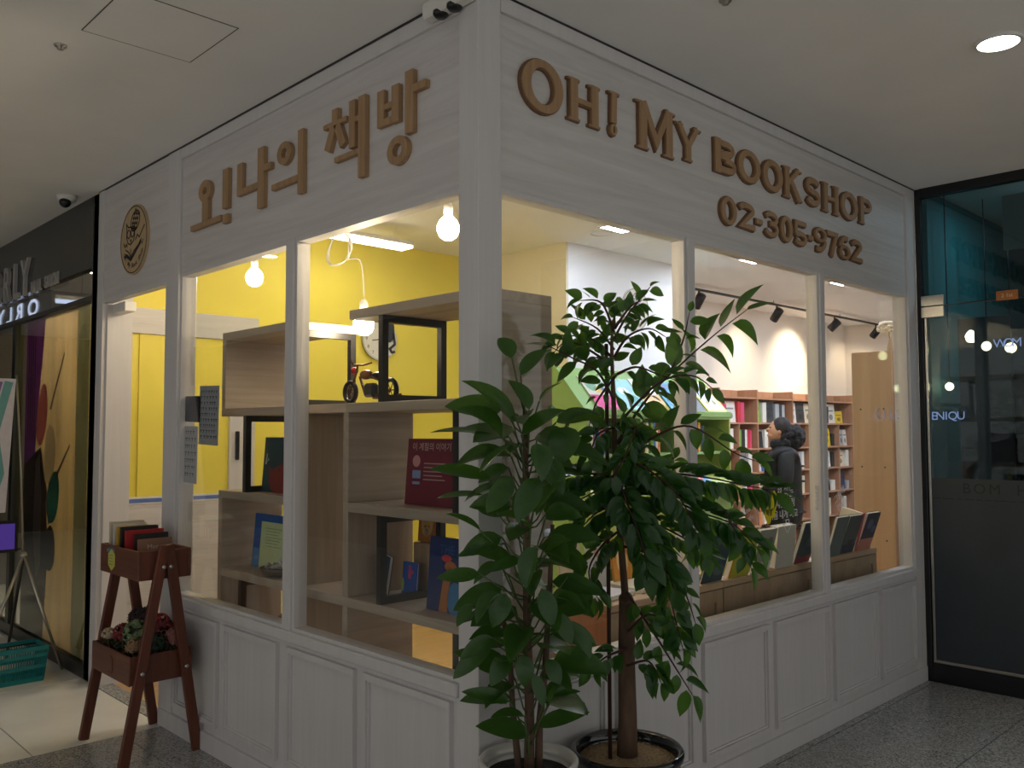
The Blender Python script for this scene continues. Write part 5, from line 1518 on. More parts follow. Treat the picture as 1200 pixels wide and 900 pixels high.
cells = {  # (column, row): [(colour, width, height)]
    (1, 5): [('r', .03, .2), ('w', .04, .21), ('b', .12, .2)], (2, 5): [('p', .035, .2), ('r', .045, .2), ('p', .03, .19), ('w', .15, .22), ('r', .04, .22), ('p', .05, .21)],
    (3, 5): [('g', .12, .23), ('w', .07, .22), ('d', .16, .23), ('l', .07, .21), ('d', .05, .2), ('l', .05, .2)], (4, 5): [('w', .12, .23), ('d', .14, .22), ('c', .14, .23), ('l', .05, .2)],
    (5, 5): [('w', .05, .2), ('d', .06, .2), ('w', .15, .23), ('y', .14, .15)],
    (1, 4): [('c', .12, .2), ('r', .04, .2), ('w', .05, .2)], (2, 4): [('g', .10, .2), ('t', .05, .2), ('w', .06, .21), ('#',), ('g', .06, .2), ('k', .05, .2), ('w', .03, .2), ('r', .035, .2), ('p', .03, .19)], (3, 4): [('k', .13, .18), ('w', .05, .2), ('#',), ('w', .05, .2), ('c', .05, .2), ('l', .09, .2)],
    (4, 4): [('w', .05, .2), ('l', .05, .21), ('c', .09, .2), ('#',), ('w', .12, .2), ('l', .05, .2), ('w', .05, .21)], (5, 4): [('d', .04, .2), ('y', .15, .21), ('k', .05, .15), ('#',), ('w', .10, .21), ('l', .10, .2), ('w', .09, .2)],
    (1, 3): [('o', .05, .2), ('y', .05, .2), ('w', .1, .2)], (2, 3): [('y', .06, .19), ('o', .05, .19), ('r', .05, .2), ('#',), ('l', .15, .21), ('w', .05, .2)], (3, 3): [('w', .1, .2), ('b', .07, .19), ('w', .04, .2), ('#',), ('p', .04, .2), ('w', .05, .2), ('c', .1, .2)],
    (4, 3): [('w', .10, .2), ('p', .04, .2), ('l', .06, .2), ('w', .05, .2), ('#',), ('w', .14, .21), ('l', .06, .2)], (5, 3): [('w', .16, .2), ('k', .04, .18), ('#',), ('c', .18, .2), ('w', .06, .2)],
    (1, 2): [('p', .1, .2), ('b', .05, .2)], (2, 2): [('p', .12, .2), ('w', .05, .2), ('#',), ('r', .05, .2), ('w', .1, .2), ('p', .05, .19)], (3, 2): [('c', .1, .2), ('w', .05, .2), ('#',), ('w', .12, .2), ('o', .05, .2)], (4, 2): [('w', .16, .21), ('c', .05, .2), ('#',), ('l', .12, .2), ('w', .06, .2)], (5, 2): [('k', .15, .2), ('w', .07, .12), ('#',), ('n', .18, .22), ('l', .05, .1)],
    (1, 1): [('w', .1, .2)], (2, 1): [('b', .1, .2), ('w', .06, .2), ('#',), ('c', .12, .2)], (3, 1): [('o', .1, .2), ('w', .05, .2)], (4, 1): [('w', .05, .2), ('r', .05, .2), ('#',), ('c', .1, .2)], (5, 1): [('w', .07, .22), ('c', .05, .2), ('#',), ('c', .1, .2), ('w', .05, .2)]}
coln = {1: 'first', 2: 'second', 3: 'third', 4: 'fourth', 5: 'fifth'}
used_labels = {}
for (ci, ri), lst in cells.items():
    x = cols_x[ci] + .03; half = 'left'
    k = 0
    runs, cur = [], 0.0
    for it in lst + [('#',)]:
        if it[0] == '#': runs.append(cur); cur = 0.0
        else: cur += it[1] + .008
    room = .74 if ri == 5 else .35
    grow = [min(1.55, room / max(r_, .01)) for r_ in runs]; gi = 0
    for it in lst:
        if it[0] == '#':
            x = (cols_x[ci] + cols_x[ci + 1]) / 2 + .03; k = 0; half = 'right'; gi += 1; continue
        c, w, h = it; w *= grow[gi]; h *= 1.12
        rgb, nmc = CN[c]
        where = '%s column, %s' % (coln[ci], rown[ri]) + ('' if ri == 5 else ', %s half' % half)
        lab = '%s book, %s from left, bookcase %s' % (nmc, ordn[k], where)
        if it[1] > .085: book(w, h, .018, rgb, R4(x, FY + .07, lev[ri] + .001, 0, -.08), lab, 'books in the rear bookcase',
                          prints=((tuple(int(v * .6) for v in rgb), (rect(.15, .85, .62, .7), blob(.5, .32, .25, .16, 10))),))
        else: book(.16, h, w, rgb, R4(x + w, FY + .05, lev[ri] + .001, HALF), lab, 'books in the rear bookcase')
        x += w + .006; k += 1

# --- person in a dark padded coat looking at the shelves, facing picture-left
PX, PYY = 5.55, 1.94
face = math.atan2(.80, -.60)
per = empty('person', (PX, PYY, 0.0), face)
skin = paint('skin', (206, 150, 118), .5, .05, 20)
navy = paint('navy_padded_nylon', (8, 9, 15), .7, .15, 14, .4)
fur = paint('dark_fur', (34, 31, 34), .95, .3, 80, .8)
hair = paint('dark_brown_hair', (34, 25, 23), .75, .2, 40, .3, stretch=(1, 1, .2))
trou = paint('black_trousers', (24, 24, 28), .7, .1, 20)
shoe = paint('black_shoe', (20, 20, 22), .4, .1, 20)
def skinned(name, verts, edges, radii, mat_, parent, root=0, sub=2):
    me = bpy.data.meshes.new(name + '_skeleton')
    me.from_pydata(verts, edges, [])
    o = bpy.data.objects.new(name, me); COL.objects.link(o)
    o.modifiers.new('skin', 'SKIN')
    for i, r in enumerate(radii):
        rr = r if isinstance(r, tuple) else (r, r)
        me.skin_vertices[0].data[i].radius = rr
        me.skin_vertices[0].data[i].use_root = (i == root)
    sb = o.modifiers.new('sub', 'SUBSURF'); sb.levels = sub; sb.render_levels = sub
    dg = bpy.context.evaluated_depsgraph_get()
    m2 = bpy.data.meshes.new_from_object(o.evaluated_get(dg))
    bpy.data.objects.remove(o); bpy.data.meshes.remove(me)
    m2.name = name
    m2.materials.clear(); m2.materials.append(mat_)
    for p in m2.polygons: p.use_smooth = True
    o2 = bpy.data.objects.new(name, m2); COL.objects.link(o2); o2.parent = parent
    return o2
# local axes: +x forward, +y to the person's left, z up
V = [(0, 0, .90), (0, 0, 1.08), (0, 0, 1.28), (0, 0, 1.38), (.02, 0, 1.45), (.03, 0, 1.49),
     (0, .09, .86), (.02, .095, .50), (-.02, .10, .09), (.10, .11, .05),
     (0, -.09, .86), (-.02, -.095, .50), (-.05, -.10, .09), (.08, -.11, .05),
     (0, .17, 1.33), (.01, .23, 1.08), (.16, .20, .95), (.22, .19, .94), (0, -.17, 1.33), (.01, -.23, 1.08), (.16, -.20, .95), (.22, -.19, .94)]
Ed = [(0, 1), (1, 2), (2, 3), (3, 4), (4, 5), (0, 6), (6, 7), (7, 8), (8, 9), (0, 10), (10, 11), (11, 12), (12, 13), (3, 14), (14, 15), (15, 16), (16, 17), (3, 18), (18, 19), (19, 20), (20, 21)]
Rd = [.12, .12, .13, .09, .05, .05, .085, .06, .042, .035, .085, .06, .042, .035, .055, .042, .03, .028, .055, .042, .03, .028]
body = skinned('body', V, Ed, Rd, trou, per)
# head as its own sculpted child of the person, tilted slightly up
hd = empty('head'); hd.parent = per; hd.location = (.035, 0, 1.555); hd.rotation_euler = (0, -.18, .0)
g = G(); g.sphere((0, 0, 0), .088, .074, .112, 20, 14)
g.sphere((.03, 0, -.055), .058, .052, .055, 14, 10)
g.sphere((.092, 0, -.012), .018, .014, .02, 10, 8)
g.sphere((.082, 0, -.058), .012, .022, .008, 10, 6)
for s_ in (-1, 1): g.sphere((-.005, s_ * .074, -.01), .018, .008, .03, 10, 8)
part('face', g, skin, hd, 'face turned towards the shelves')
g = G()
for s_ in (-1, 1): g.sphere((.08, s_ * .03, .018), .008, .012, .007, 8, 6)
part('eyes', g, flat((30, 24, 22)), hd)
g = G(); g.sphere((.076, 0, -.056), .012, .024, .006, 10, 6)
part('mouth', g, flat((168, 92, 84)), hd)
g = G(); g.sphere((-.022, 0, .028), .095, .086, .105, 20, 14); g.sphere((-.055, 0, -.03), .065, .078, .09, 16, 10)
part('hair', g, hair, hd)
# coat with sleeves: one continuous padded shell
CV = [(0, 0, .62), (0, 0, .85), (.0, 0, 1.05), (0, 0, 1.22), (-.005, 0, 1.36), (.0, 0, 1.42),
      (0, .19, 1.34), (.01, .25, 1.08), (.15, .22, .96), (0, -.19, 1.34), (.01, -.25, 1.08), (.15, -.22, .96)]
CE = [(0, 1), (1, 2), (2, 3), (3, 4), (4, 5), (4, 6), (6, 7), (7, 8), (4, 9), (9, 10), (10, 11)]
CR = [(.19, .17), (.19, .17), (.185, .17), (.19, .18), (.15, .13), (.09, .09), .085, .075, .055, .085, .075, .055]
skinned('coat', CV, CE, CR, navy, per)['label'] = 'dark navy padded winter coat'
g = G()
for k in range(5):
    z = .66 + k * .14
    g.ring((0, 0), (.20, .19), (.185, .175), lambda a, b, d: Vector((a, b, z + d)), 0, .012, 28)
part('quilting', g, navy, per)
g = G()
random.seed(2)
for k in range(80):      # bulky hood behind the neck
    d = Vector((random.uniform(-1, .6), random.uniform(-1, 1), random.uniform(-.8, 1))).normalized()
    g.sphere(Vector((-.105, 0, 1.50)) + Vector((d.x * .07, d.y * .13, d.z * .085)), .038, .04, .038, 7, 5)
for k in range(50):      # collar round the chin
    a = random.uniform(-1.9, 1.9)
    g.sphere(Vector((-.02 + .105 * math.cos(a), .105 * math.sin(a), 1.435 + random.uniform(-.02, .02))), .028, .028, .026, 7, 5)
part('fur_hood', g, fur, per, 'dark fur trim of the hood')
for s_, yy in ((1, .205), (-1, -.205)):
    hg_ = G()
    hg_.sphere((.215, yy, .945), .045, .016, .035, 12, 8)
    for f in range(4): hg_.tube([(.245, yy, .965 - f * .014), (.275, yy - s_ * .008, .958 - f * .014), (.292, yy - s_ * .02, .948 - f * .013)], [.0085, .008, .0065], 6)
    hg_.tube([(.21, yy, .975), (.235, yy - s_ * .02, .985), (.255, yy - s_ * .03, .98)], [.01, .009, .007], 6)
    part('hand', hg_, skin, per)
for s_, xo in ((1, .0), (-1, -.03)):
    g = G(); g.sphere((.045 + xo, s_ * .105, .04), .125, .045, .04, 14, 8); part('shoe', g, shoe, per)
tag(per, 'person in a dark navy hooded winter coat, looking up at the bookcase', 'person')

# ================================================================== LETTERING ON THE RIGHT WINDOW GLASS
GY = 0.0335
gt = empty('window_lettering', (2.08, GY, 1.05))
ink = flat((214, 214, 218), .6)
for (body, sz, x, z) in (('책 읽는', .055, 2.10, 1.222), ('가치를 인정', .05, 2.075, 1.172), ('다음 내게 되고', .047, 2.08, 1.118)):
    g = LG(gt); g.mesh(text_mesh(body, sz, .0006, 'CENTER'), on_right(x, z, GY))
    part('text_line', g, ink, gt)
g = LG(gt); g.ribbon([(2.10, 1.105), (2.10, 1.085), (2.07, 1.085), (2.115, 1.04), (2.16, 1.085), (2.13, 1.085), (2.13, 1.105)], .004, Fr(GY), 0.0, .0006, True)
part('arrow', g, ink, gt)
tag(gt, 'white hand-lettered Korean lines with a down arrow on the middle window', 'lettering')
yb = empty('yellow_sticker', (1.945, GY, 1.10))
g = LG(yb); g.prism([(1.885, 1.225), (1.915, 1.205), (1.955, 1.195), (1.965, 1.235), (1.99, 1.26), (2.01, 1.235), (2.012, 1.19), (1.995, 1.15), (1.99, 1.125), (1.96, 1.125), (1.945, 1.10), (1.92, 1.095), (1.905, 1.125), (1.885, 1.15)], Fr(GY), 0.0, .0006)
part('shape', g, flat((222, 204, 20)), yb)
g = LG(yb); g.mesh(text_mesh('책방', .035, .001, 'CENTER'), on_right(1.935, 1.14, GY - .001)); g.ribbon([(1.955, 1.16), (1.975, 1.17)], .006, Fr(GY), .001, .0014)
part('print', g, M['engraved'], yb)
tag(yb, 'yellow cat-shaped sticker with black letters on the middle window', 'sticker')
cs = empty('cloud_lettering', (1.765, GY, 1.10))
g = LG(cs); g.ribbon([(1.70, 1.10), (1.695, 1.17), (1.705, 1.195), (1.73, 1.205), (1.745, 1.23), (1.775, 1.225), (1.785, 1.19), (1.805, 1.18), (1.82, 1.165), (1.825, 1.10)], .004, Fr(GY), 0, .0006)
part('outline', g, flat((214, 200, 190), .6), cs)
g = LG(cs)
m_ = Matrix.Rotation(math.radians(18), 4, 'Z')
g.mesh(text_mesh('Book', .04, .0005, 'CENTER'), on_right(1.745, 1.165, GY) @ m_); g.mesh(text_mesh('cafe', .04, .0005, 'CENTER'), on_right(1.765, 1.125, GY) @ m_)
part('script', g, flat((214, 200, 190), .6), cs)
tag(cs, 'white cloud outline with script letters on the middle window', 'lettering')
vs_ = empty('vertical_lettering', (2.43, GY, 1.09))
g = LG(vs_)
for k, ch in enumerate('책과커피'): g.mesh(text_mesh(ch, .035, .0004, 'CENTER'), on_right(2.425, 1.235 - k * .035, GY))
part('text_line', g, ink, vs_)
tag(vs_, 'vertical white lettering at the right edge of the middle window', 'lettering')
sl_ = empty('slanted_lettering', (2.70, GY, 1.13))
g = LG(sl_)
m_ = Matrix.Rotation(math.radians(28), 4, 'Z')
g.mesh(text_mesh('그림책', .05, .0004, 'CENTER'), on_right(2.70, 1.185, GY) @ m_); g.mesh(text_mesh('카페', .05, .0004, 'CENTER'), on_right(2.72, 1.125, GY) @ m_)
part('text_line', g, ink, sl_)
tag(sl_, 'slanted white lettering on the last right window', 'lettering')
blue = flat((176, 200, 240), .5)
M['reflected_blue'] = glow('reflected_letter_blue', (150, 178, 232), .55)  # letter glow imitates a sign mirrored in the glass
wl2 = empty('reflected_lettering', (3.39, GY, 1.62))  # start of the reflected word, built as flat letters on the pane
for ch, x in (('C', 3.22), ('I', 3.30), ('L', 3.40), ('L', 3.50)):
    g = LG(wl2); g.mesh(text_mesh(ch, .085, .0, 'CENTER'), on_right(x, 1.622, GY)); part('letter', g, blue, wl2)
tag(wl2, 'pale blue letters C I L L painted as a reflection in the last right window', 'lettering')

# ================================================================== DARK GLASS PARTITION ON THE RIGHT
bw = struct('wall_partition', G().box(3.75, 3.79, -0.035, -0.002, 0.0, CZ, .002), M['black_alu'], 'black framed dark glass partition right of the shop', 'wall')
pb = lambda n, g, m, lab=None: part(n, g, M[m] if isinstance(m, str) else m, bw, lab)
pb('bottom_rail', LG(bw).box(3.74, 3.80, -3.2, -0.036, 0.0, .115, .003), 'black_alu')
pb('top_rail', LG(bw).box(3.74, 3.80, -3.2, -0.036, 3.03, CZ, .003), 'black_alu')
pb('inner_trim', LG(bw).box(3.752, 3.766, -0.058, -0.044, .135, 2.26, .001), 'steel')
pb('bottom_trim', LG(bw).box(3.748, 3.768, -3.2, -0.044, .116, .134, .002), 'steel')
pb('transom_bar', LG(bw).box(3.757, 3.775, -3.2, -0.05, 2.332, 2.338), 'black_alu')
pb('pane', LG(bw).box(3.760, 3.770, -3.2, -0.06, .134, 2.33), 'dark_glass')
pb('pane', LG(bw).box(3.760, 3.770, -3.2, -0.04, 2.34, 3.03), 'dark_glass')
M['film'] = paint('frosted_charcoal_film', (52, 60, 66), .45, .06, 6)
M['film_dark'] = paint('clear_cut_letter', (24, 28, 32), .35, .06, 6)
pb('frosted_film', LG(bw).box(3.7575, 3.7595, -3.2, -0.06, .134, 1.256), M['film'], 'frosted charcoal film on the lower glass')
fit = empty('door_hinge', (3.745, -.09, 2.265)); fit.parent = bw; fit.location = Vector((3.745, -.09, 2.265)) - Vector(bw.location)
def lfit(*q):
    g = G(); off = Vector((3.745, -.09, 2.265)); g.box(*q, .002); g.v = [tuple(Vector(v) - off) for v in g.v]; return g
part('plate', lfit(3.742, 3.759, -.166, -.03, 2.335, 2.40), M['steel'], fit, 'upper steel hinge plate')
part('plate', lfit(3.742, 3.759, -.166, -.03, 2.262, 2.329), M['steel'], fit, 'lower steel hinge plate')
def film_text(body, sz, y, z):
    g = LG(bw); g.mesh(text_mesh(body, sz, 0, 'LEFT'), on_left(y, z, 3.7570)); pb('film_letter', g, M['film_dark'])
for ch, y in (('B', -.238), ('O', -.300), ('M', -.385), ('H', -.536)):
    film_text(ch, .088, y, 1.168)
g = LG(bw)
y = -.07
random.seed(8)
while y > -.62:
    w = random.uniform(.03, .07); g.box(3.7566, 3.7572, y - w, y, 1.128, 1.134); y -= w + .012
pb('film_line', g, M['film_dark'])
el = empty('reflected_lettering', (3.758, -.17, 1.62))  # rest of the reflected word, built as glowing letters
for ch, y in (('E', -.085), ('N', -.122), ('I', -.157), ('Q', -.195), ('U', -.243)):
    g = LG(el); g.mesh(text_mesh(ch, .072, 0, 'CENTER'), on_left(y, 1.618, 3.7585)); part('letter', g, M['reflected_blue'], el)
tag(el, 'glowing pale blue letters E N I Q U standing for a reflection in the dark glass', 'lettering')
wt = empty('reflected_lettering', (3.758, -.55, 2.03))  # another mirrored word of the reflection, also modelled as letters
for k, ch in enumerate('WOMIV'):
    g = LG(wt); g.mesh(text_mesh(ch, .075, 0, 'CENTER'), on_left(-.475 - k * .045, 2.045, 3.7585)); part('letter', g, M['reflected_blue'], wt)
tag(wt, 'glowing letters standing for a mirrored reflection beside the globe lamps', 'lettering')
tg = empty('door_plaque', (3.752, -.523, 2.325))
part('plate', LG(tg).box(3.752, 3.759, -.582, -.464, 2.325, 2.382, .001), flat((176, 110, 50)), tg)
g = LG(tg); g.mesh(text_mesh('2 1st', .032, 0, 'CENTER'), on_left(-.523, 2.343, 3.7515)); part('number', g, flat((226, 206, 170)), tg)
tag(tg, 'small orange plaque on the dark glass door', 'plaque')

# the dark shop behind that glass
teal = paint('dark_teal_paint', (40, 124, 128), .7, .1, 3)
dk = paint('dark_grey_paint', (44, 46, 50), .7, .1, 3)
struct('wall_dark_side', G().box(3.80, 7.5, -.06, 0.0, 0, CZ), teal, 'dark teal side wall inside the dark shop', 'wall')
struct('wall_dark_back', G().box(7.5, 7.6, -3.2, -.06, 0, CZ), dk, 'dark back wall inside the dark shop', 'wall')
struct('wall_dark_far', G().box(3.80, 7.6, -3.3, -3.2, 0, CZ), dk, 'dark far wall inside the dark shop', 'wall')
struct('floor_dark', G().box(3.74, 7.6, -3.2, 0.0, -.06, 0.0), dk, 'dark floor inside the dark shop', 'floor')
tag(build('hanging_banner', G().box(3.95, 3.96, -1.6, -.455, 2.66, 3.0), flat((150, 152, 152))), 'pale grey panel hanging behind the top of the dark glass', 'banner')
sd = empty('wall_shelf', (5.2, -.2, 0))
for z in (.6, 1.15, 1.5, 1.95): part('shelf_board', LG(sd).box(4.3, 7.2, -.38, -.065, z, z + .03), flat((70, 74, 80)), sd)
for x in (4.3, 5.2, 6.2, 7.2): part('upright', LG(sd).box(x - .015, x + .015, -.38, -.065, 0.0, 2.3), flat((66, 70, 76)), sd)
tag(sd, 'dark shelf unit along the side wall behind the dark glass', 'shelf')
M['globe'] = glow('warm_globe_light', (255, 226, 170), 7.0)
def globe(x, y, z, r, lab):
    o = empty('globe_lamp', (x, y, z - r))
    part('globe', LG(o).sphere((x, y, z), r, n=16, m=10), M['globe'], o)
    part('cord', LG(o).tube([(x, y, z + r), (x, y, CZ)], .004, 6), M['black_metal'], o)
    tag(o, lab, 'pendant lamp', 'globe lamps behind the dark glass')
M['fill_light'] = glow('dark_shop_fill', (225, 240, 255), 110.0)  # fill lamp added out of sight to make the teal wall glow
dl = empty('downlight', (4.25, -.62, CZ - .012))
part('lens', LG(dl).lathe([(.07, CZ - .004), (.07, CZ - .010)], (4.25, -.62, 0), 24), M['fill_light'], dl)
g = LG(dl); g.ring((4.25, -.62), (.085, .085), (.07, .07), lambda a, b, d: Vector((a, b, CZ - d)), 0.0, .012, 24)
part('rim', g, M['white_plastic'], dl)
tag(dl, 'added unseen downlight behind the hanging panel, lighting the teal wall', 'ceiling light')
globe(4.30, -.235, 2.105, .035, 'round globe lamp glowing behind the dark glass, brighter left one')
globe(4.30, -.375, 2.085, .035, 'round globe lamp glowing behind the dark glass, right one')
globe(3.92, -.125, 1.83, .026, 'low glowing globe standing for a lamp reflection behind the blue letters')  # this globe stands for a lamp reflected in the dark glass

# ================================================================== NAIL SALON NEXT DOOR (left)
ws = struct('wall_salon', G().box(0.0, .06, 3.62, 3.74, 0.0, CZ, .003), M['black_alu'], 'black framed glass front of the nail salon', 'wall')
sp_ = lambda n, g, m, lab=None: part(n, g, M[m] if isinstance(m, str) else m, ws, lab)
sp_('fascia_panel', LG(ws).box(0.0, .06, 3.74, 8.0, 2.62, CZ, .002), 'black_panel')
sp_('transom_pane', LG(ws).box(.025, .033, 3.74, 8.0, 2.44, 2.62), 'transom_glass')
sp_('head_rail', LG(ws).box(0.0, .06, 3.74, 8.0, 2.405, 2.44, .002), 'black_alu')
sp_('bottom_rail', LG(ws).box(0.0, .06, 3.74, 8.0, 0.0, .09, .002), 'black_alu')
sp_('post', LG(ws).box(0.0, .06, 5.42, 5.50, .09, 2.405, .002), 'black_alu')
sp_('post', LG(ws).box(0.0, .06, 6.6, 6.7, .09, 2.405, .002), 'black_alu')
for (a, b) in ((3.74, 5.42), (5.50, 6.6), (6.7, 8.0)):
    sp_('pane', LG(ws).box(.018, .024, a, b, .09, 2.405), 'salon_glass')
# printed film poster behind the glass
pf = empty('nail_poster', (.04, 4.55, .09))
def film_mat(rgb, var=.12, scale=3.0, stretch=(1, 1, 1)):
    m = paint('film_%d_%d_%d' % tuple(rgb), rgb, .5, var, scale, stretch=stretch)
    nt = m.node_tree; bs = nt.nodes['Principled BSDF']; col_ = bs.inputs['Base Color'].links[0].from_socket
    tr_ = nt.nodes.new('ShaderNodeBsdfTranslucent'); nt.links.new(col_, tr_.inputs['Color'])
    mx_ = nt.nodes.new('ShaderNodeMixShader'); mx_.inputs[0].default_value = .6
    nt.links.new(bs.outputs[0], mx_.inputs[1]); nt.links.new(tr_.outputs[0], mx_.inputs[2])
    nt.links.new(mx_.outputs[0], nt.nodes['Material Output'].inputs['Surface'])
    return m
g = LG(pf); g.add([(.040, 3.86, .09), (.040, 5.25, .09), (.040, 5.25, 2.40), (.040, 3.86, 2.40)], [(0, 1, 2, 3)])
part('backing', g, film_mat((222, 188, 142), .3, 2.2, (1, 3, .4)), pf)
def pp_(n, rgb, polys, d=.0395, lab=None, m=None):
    g = LG(pf)
    for q in polys: g.add([Vector((d - .003, a_, b_)) for a_, b_ in q], [tuple(range(len(q)))])
    part(n, g, m or film_mat(rgb), pf, lab)
pp_('grey_strip', (170, 186, 172), [[(3.86, .09), (4.10, .09), (4.10, 2.40), (3.86, 2.40)]])
pp_('curtain', (120, 60, 180), [[(4.80, 2.40), (4.86, 2.05), (4.93, 1.75), (4.98, 1.40), (5.25, 1.30), (5.25, 2.40)]], lab='purple curtain in the print')
pp_('curtain_fold', (40, 18, 64), [[(5.02 + .05 * k, 2.40), (5.0 + .05 * k, 1.5), (5.02 + .05 * k, 1.5), (5.04 + .05 * k, 2.40)] for k in range(4)], .0382)
pp_('shadow', (52, 40, 40), [[(4.70, .09), (4.62, .7), (4.72, 1.2), (4.84, 1.45), (5.0, 1.40), (5.25, 1.3), (5.25, .09)]])
pp_('knuckle', (176, 146, 138), [[(4.88, .5), (4.78, .6), (4.80, 1.1), (4.86, 1.4), (4.95, 1.35), (4.98, .8)]], .0382)
pp_('finger_gap', (84, 54, 34), [[(4.62, 1.72), (4.35, 2.10), (4.36, 2.12), (4.66, 1.72)], [(4.60, 1.12), (4.20, 1.46), (4.20, 1.48), (4.62, 1.16)], [(4.58, .92), (4.70, 1.20), (4.74, 1.2), (4.62, .9)]], .0382)
gl = lambda c: film_mat(c, .5, 160.0)
def nail(cy, cz, ry, rz, tilt, c, lab):
    q = []
    for k in range(20):
        a = 2 * math.pi * k / 20
        u, v = ry * math.cos(a), rz * math.sin(a) * (1.12 if math.sin(a) > 0 else .9)
        q.append((cy + u * math.cos(tilt) - v * math.sin(tilt), cz + u * math.sin(tilt) + v * math.cos(tilt)))
    pp_('nail', c, [q], .037, lab, gl(c))
nail(4.83, 1.66, .12, .23, .2, (196, 120, 140), 'pink glitter nail')
nail(4.63, 1.38, .13, .21, .1, (232, 220, 208), 'silver glitter nail')
nail(4.54, 1.08, .13, .19, .35, (50, 140, 146), 'teal glitter nail')
nail(4.58, .72, .12, .16, .1, (60, 58, 52), 'dark nail')
g = LG(pf); g.ring((3.98, 2.12), (.07, .16), (.055, .14), Fl(.038), 0.0, .0012, 28); g.ribbon([(3.98, 1.95), (3.98, 1.78)], .015, Fl(.038), 0, .0012); g.ribbon([(4.05, 1.88), (3.92, 1.88)], .012, Fl(.038), 0, .0012)
g.ribbon([(3.98, 1.78), (4.05, 1.62)], .012, Fl(.038), 0, .0012); g.ribbon([(3.98, 1.78), (3.92, 1.62)], .012, Fl(.038), 0, .0012)
part('mirror_drawing', g, flat((84, 92, 80)), pf)
tag(pf, 'large printed poster of a hand with glitter nails behind the salon glass', 'poster')
# raised letters on the fascia
so = empty('salon_sign', (0.0, 5.2, 2.60))
for ch, y in (('O', 5.92), ('R', 5.63), ('L', 5.38), ('Y', 5.15)):
    tm = text_mesh(ch, .40, .004, 'CENTER', .012)
    g = LG(so); g.mesh(tm, on_left(y, 2.60, -.014) @ Matrix.Scale(.8, 4, (1, 0, 0))); part('letter', g, M['grey_letter'], so)
tx = 'NAIL SALON'
for k, ch in enumerate(tx):
    if ch == ' ': continue
    tm = text_mesh(ch, .12, .002, 'CENTER', .006)
    g = LG(so); g.mesh(tm, on_left(4.98 - k * .062, 2.60, -.008) @ Matrix.Scale(.8, 4, (1, 0, 0))); part('letter', g, M['grey_letter'], so)
tag(so, 'grey raised salon name on the black fascia', 'sign')
M['reflected_white'] = glow('reflected_white_glow', (215, 232, 255), 3.0)
ms = empty('sign_reflection', (.17, 5.7, 2.43))  # reflection of a sign, modelled as glowing reversed letters on a panel
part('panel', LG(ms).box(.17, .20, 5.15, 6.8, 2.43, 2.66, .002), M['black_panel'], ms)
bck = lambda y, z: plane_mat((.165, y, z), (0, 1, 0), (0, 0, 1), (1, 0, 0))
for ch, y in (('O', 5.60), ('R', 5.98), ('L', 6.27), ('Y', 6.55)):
    g = LG(ms); g.mesh(text_mesh(ch, .19, .004, 'CENTER'), bck(y, 2.505) @ Matrix.Scale(1.9, 4, (1, 0, 0))); part('letter', g, M['reflected_white'], ms)
g = LG(ms); g.mesh(text_mesh('NAIL SALON', .05, .0005, 'LEFT'), bck(5.40, 2.455) @ Matrix.Scale(2.6, 4, (1, 0, 0))); part('letter_row', g, M['reflected_white'], ms)
tag(ms, 'mirrored glowing letters standing for the reflection of a salon sign', 'sign')
lp = empty('lamp_reflection', (.55, 6.0, 2.69))  # reflection of a linear lamp, modelled as a glowing bar
part('tube', LG(lp).box(.31, .76, 5.96, 6.0, 2.68, 2.71, .004), M['reflected_white'], lp)
part('housing', LG(lp).box(.36, .72, 5.96, 6.0, 2.715, 2.75, .004), M['white_plastic'], lp)
for x in (.42, .66): part('hanger', LG(lp).tube([(x, 5.98, 2.75), (x, 5.98, CZ)], .003, 6), M['black_metal'], lp)
tag(lp, 'white glowing bar standing for a reflected lamp in the transom', 'ceiling light')
M['salon_fill'] = glow('salon_fill_light', (255, 240, 220), 66.0)  # fill lights added inside the salon so the poster film shows bright
for (x_, y_, lab) in ((.75, 4.5, 'added unseen ceiling light behind the poster, brightening its print'), (.75, 6.4, 'added unseen ceiling light deeper inside the salon')):
    panel_light(x_, y_, lab, .2, 'salon_fill')
sal = paint('salon_wall', (96, 84, 74), .7, .1, 2)
struct('wall_salon_back', G().box(3.2, 3.3, 3.74, 8.0, 0, CZ), sal, 'inner wall of the nail salon', 'wall')
struct('wall_salon_side', G().box(.06, 3.3, 8.0, 8.1, 0, CZ), sal, 'far side wall of the nail salon', 'wall')
struct('floor_salon', G().box(0.0, 3.3, 3.72, 8.0, -.06, 0.0), M['cream_tile'], 'tiled floor of the nail salon', 'floor')

# --- tripod easel with a poster board and a small screen
ez = empty('tripod_easel', (-.28, 4.15, 0))
hub = Vector((-.245, 4.15, .76))
part('hub', LG(ez).sphere(hub, .022, n=12, m=8), M['steel'], ez)
for (p, m) in (((-.02, 4.07, .0), 'steel'), ((-.52, 4.13, .0), 'steel'), ((-.21, 4.62, .0), 'black_metal')):
    part('leg', LG(ez).tube([hub, p], .010, 8), M[m], ez)
part('mast', LG(ez).tube([hub, (-.275, 4.15, 1.3), (-.315, 4.15, 1.93)], .006, 8), M['steel'], ez)
part('mast', LG(ez).tube([hub + Vector((.0, .01, 0)), (-.29, 4.16, 1.6)], .005, 8), M['steel'], ez)
tag(ez, 'thin metal tripod easel standing before the salon glass', 'easel')
pbd = empty('poster_board', (-.62, 4.05, 1.05))
bm_ = plane_mat((-.62, 4.03, 1.05), (1, 0, 0), (.07, .09, .99), (0, -1, .09))
g = G(); g.obox(Matrix.Translation((0, .43, 0)), .46, .86, .012, .002)
g.v = [tuple(bm_ @ Vector(v) - Vector((-.62, 4.05, 1.05))) for v in g.v]
part('board', g, flat((196, 192, 200)), pbd)
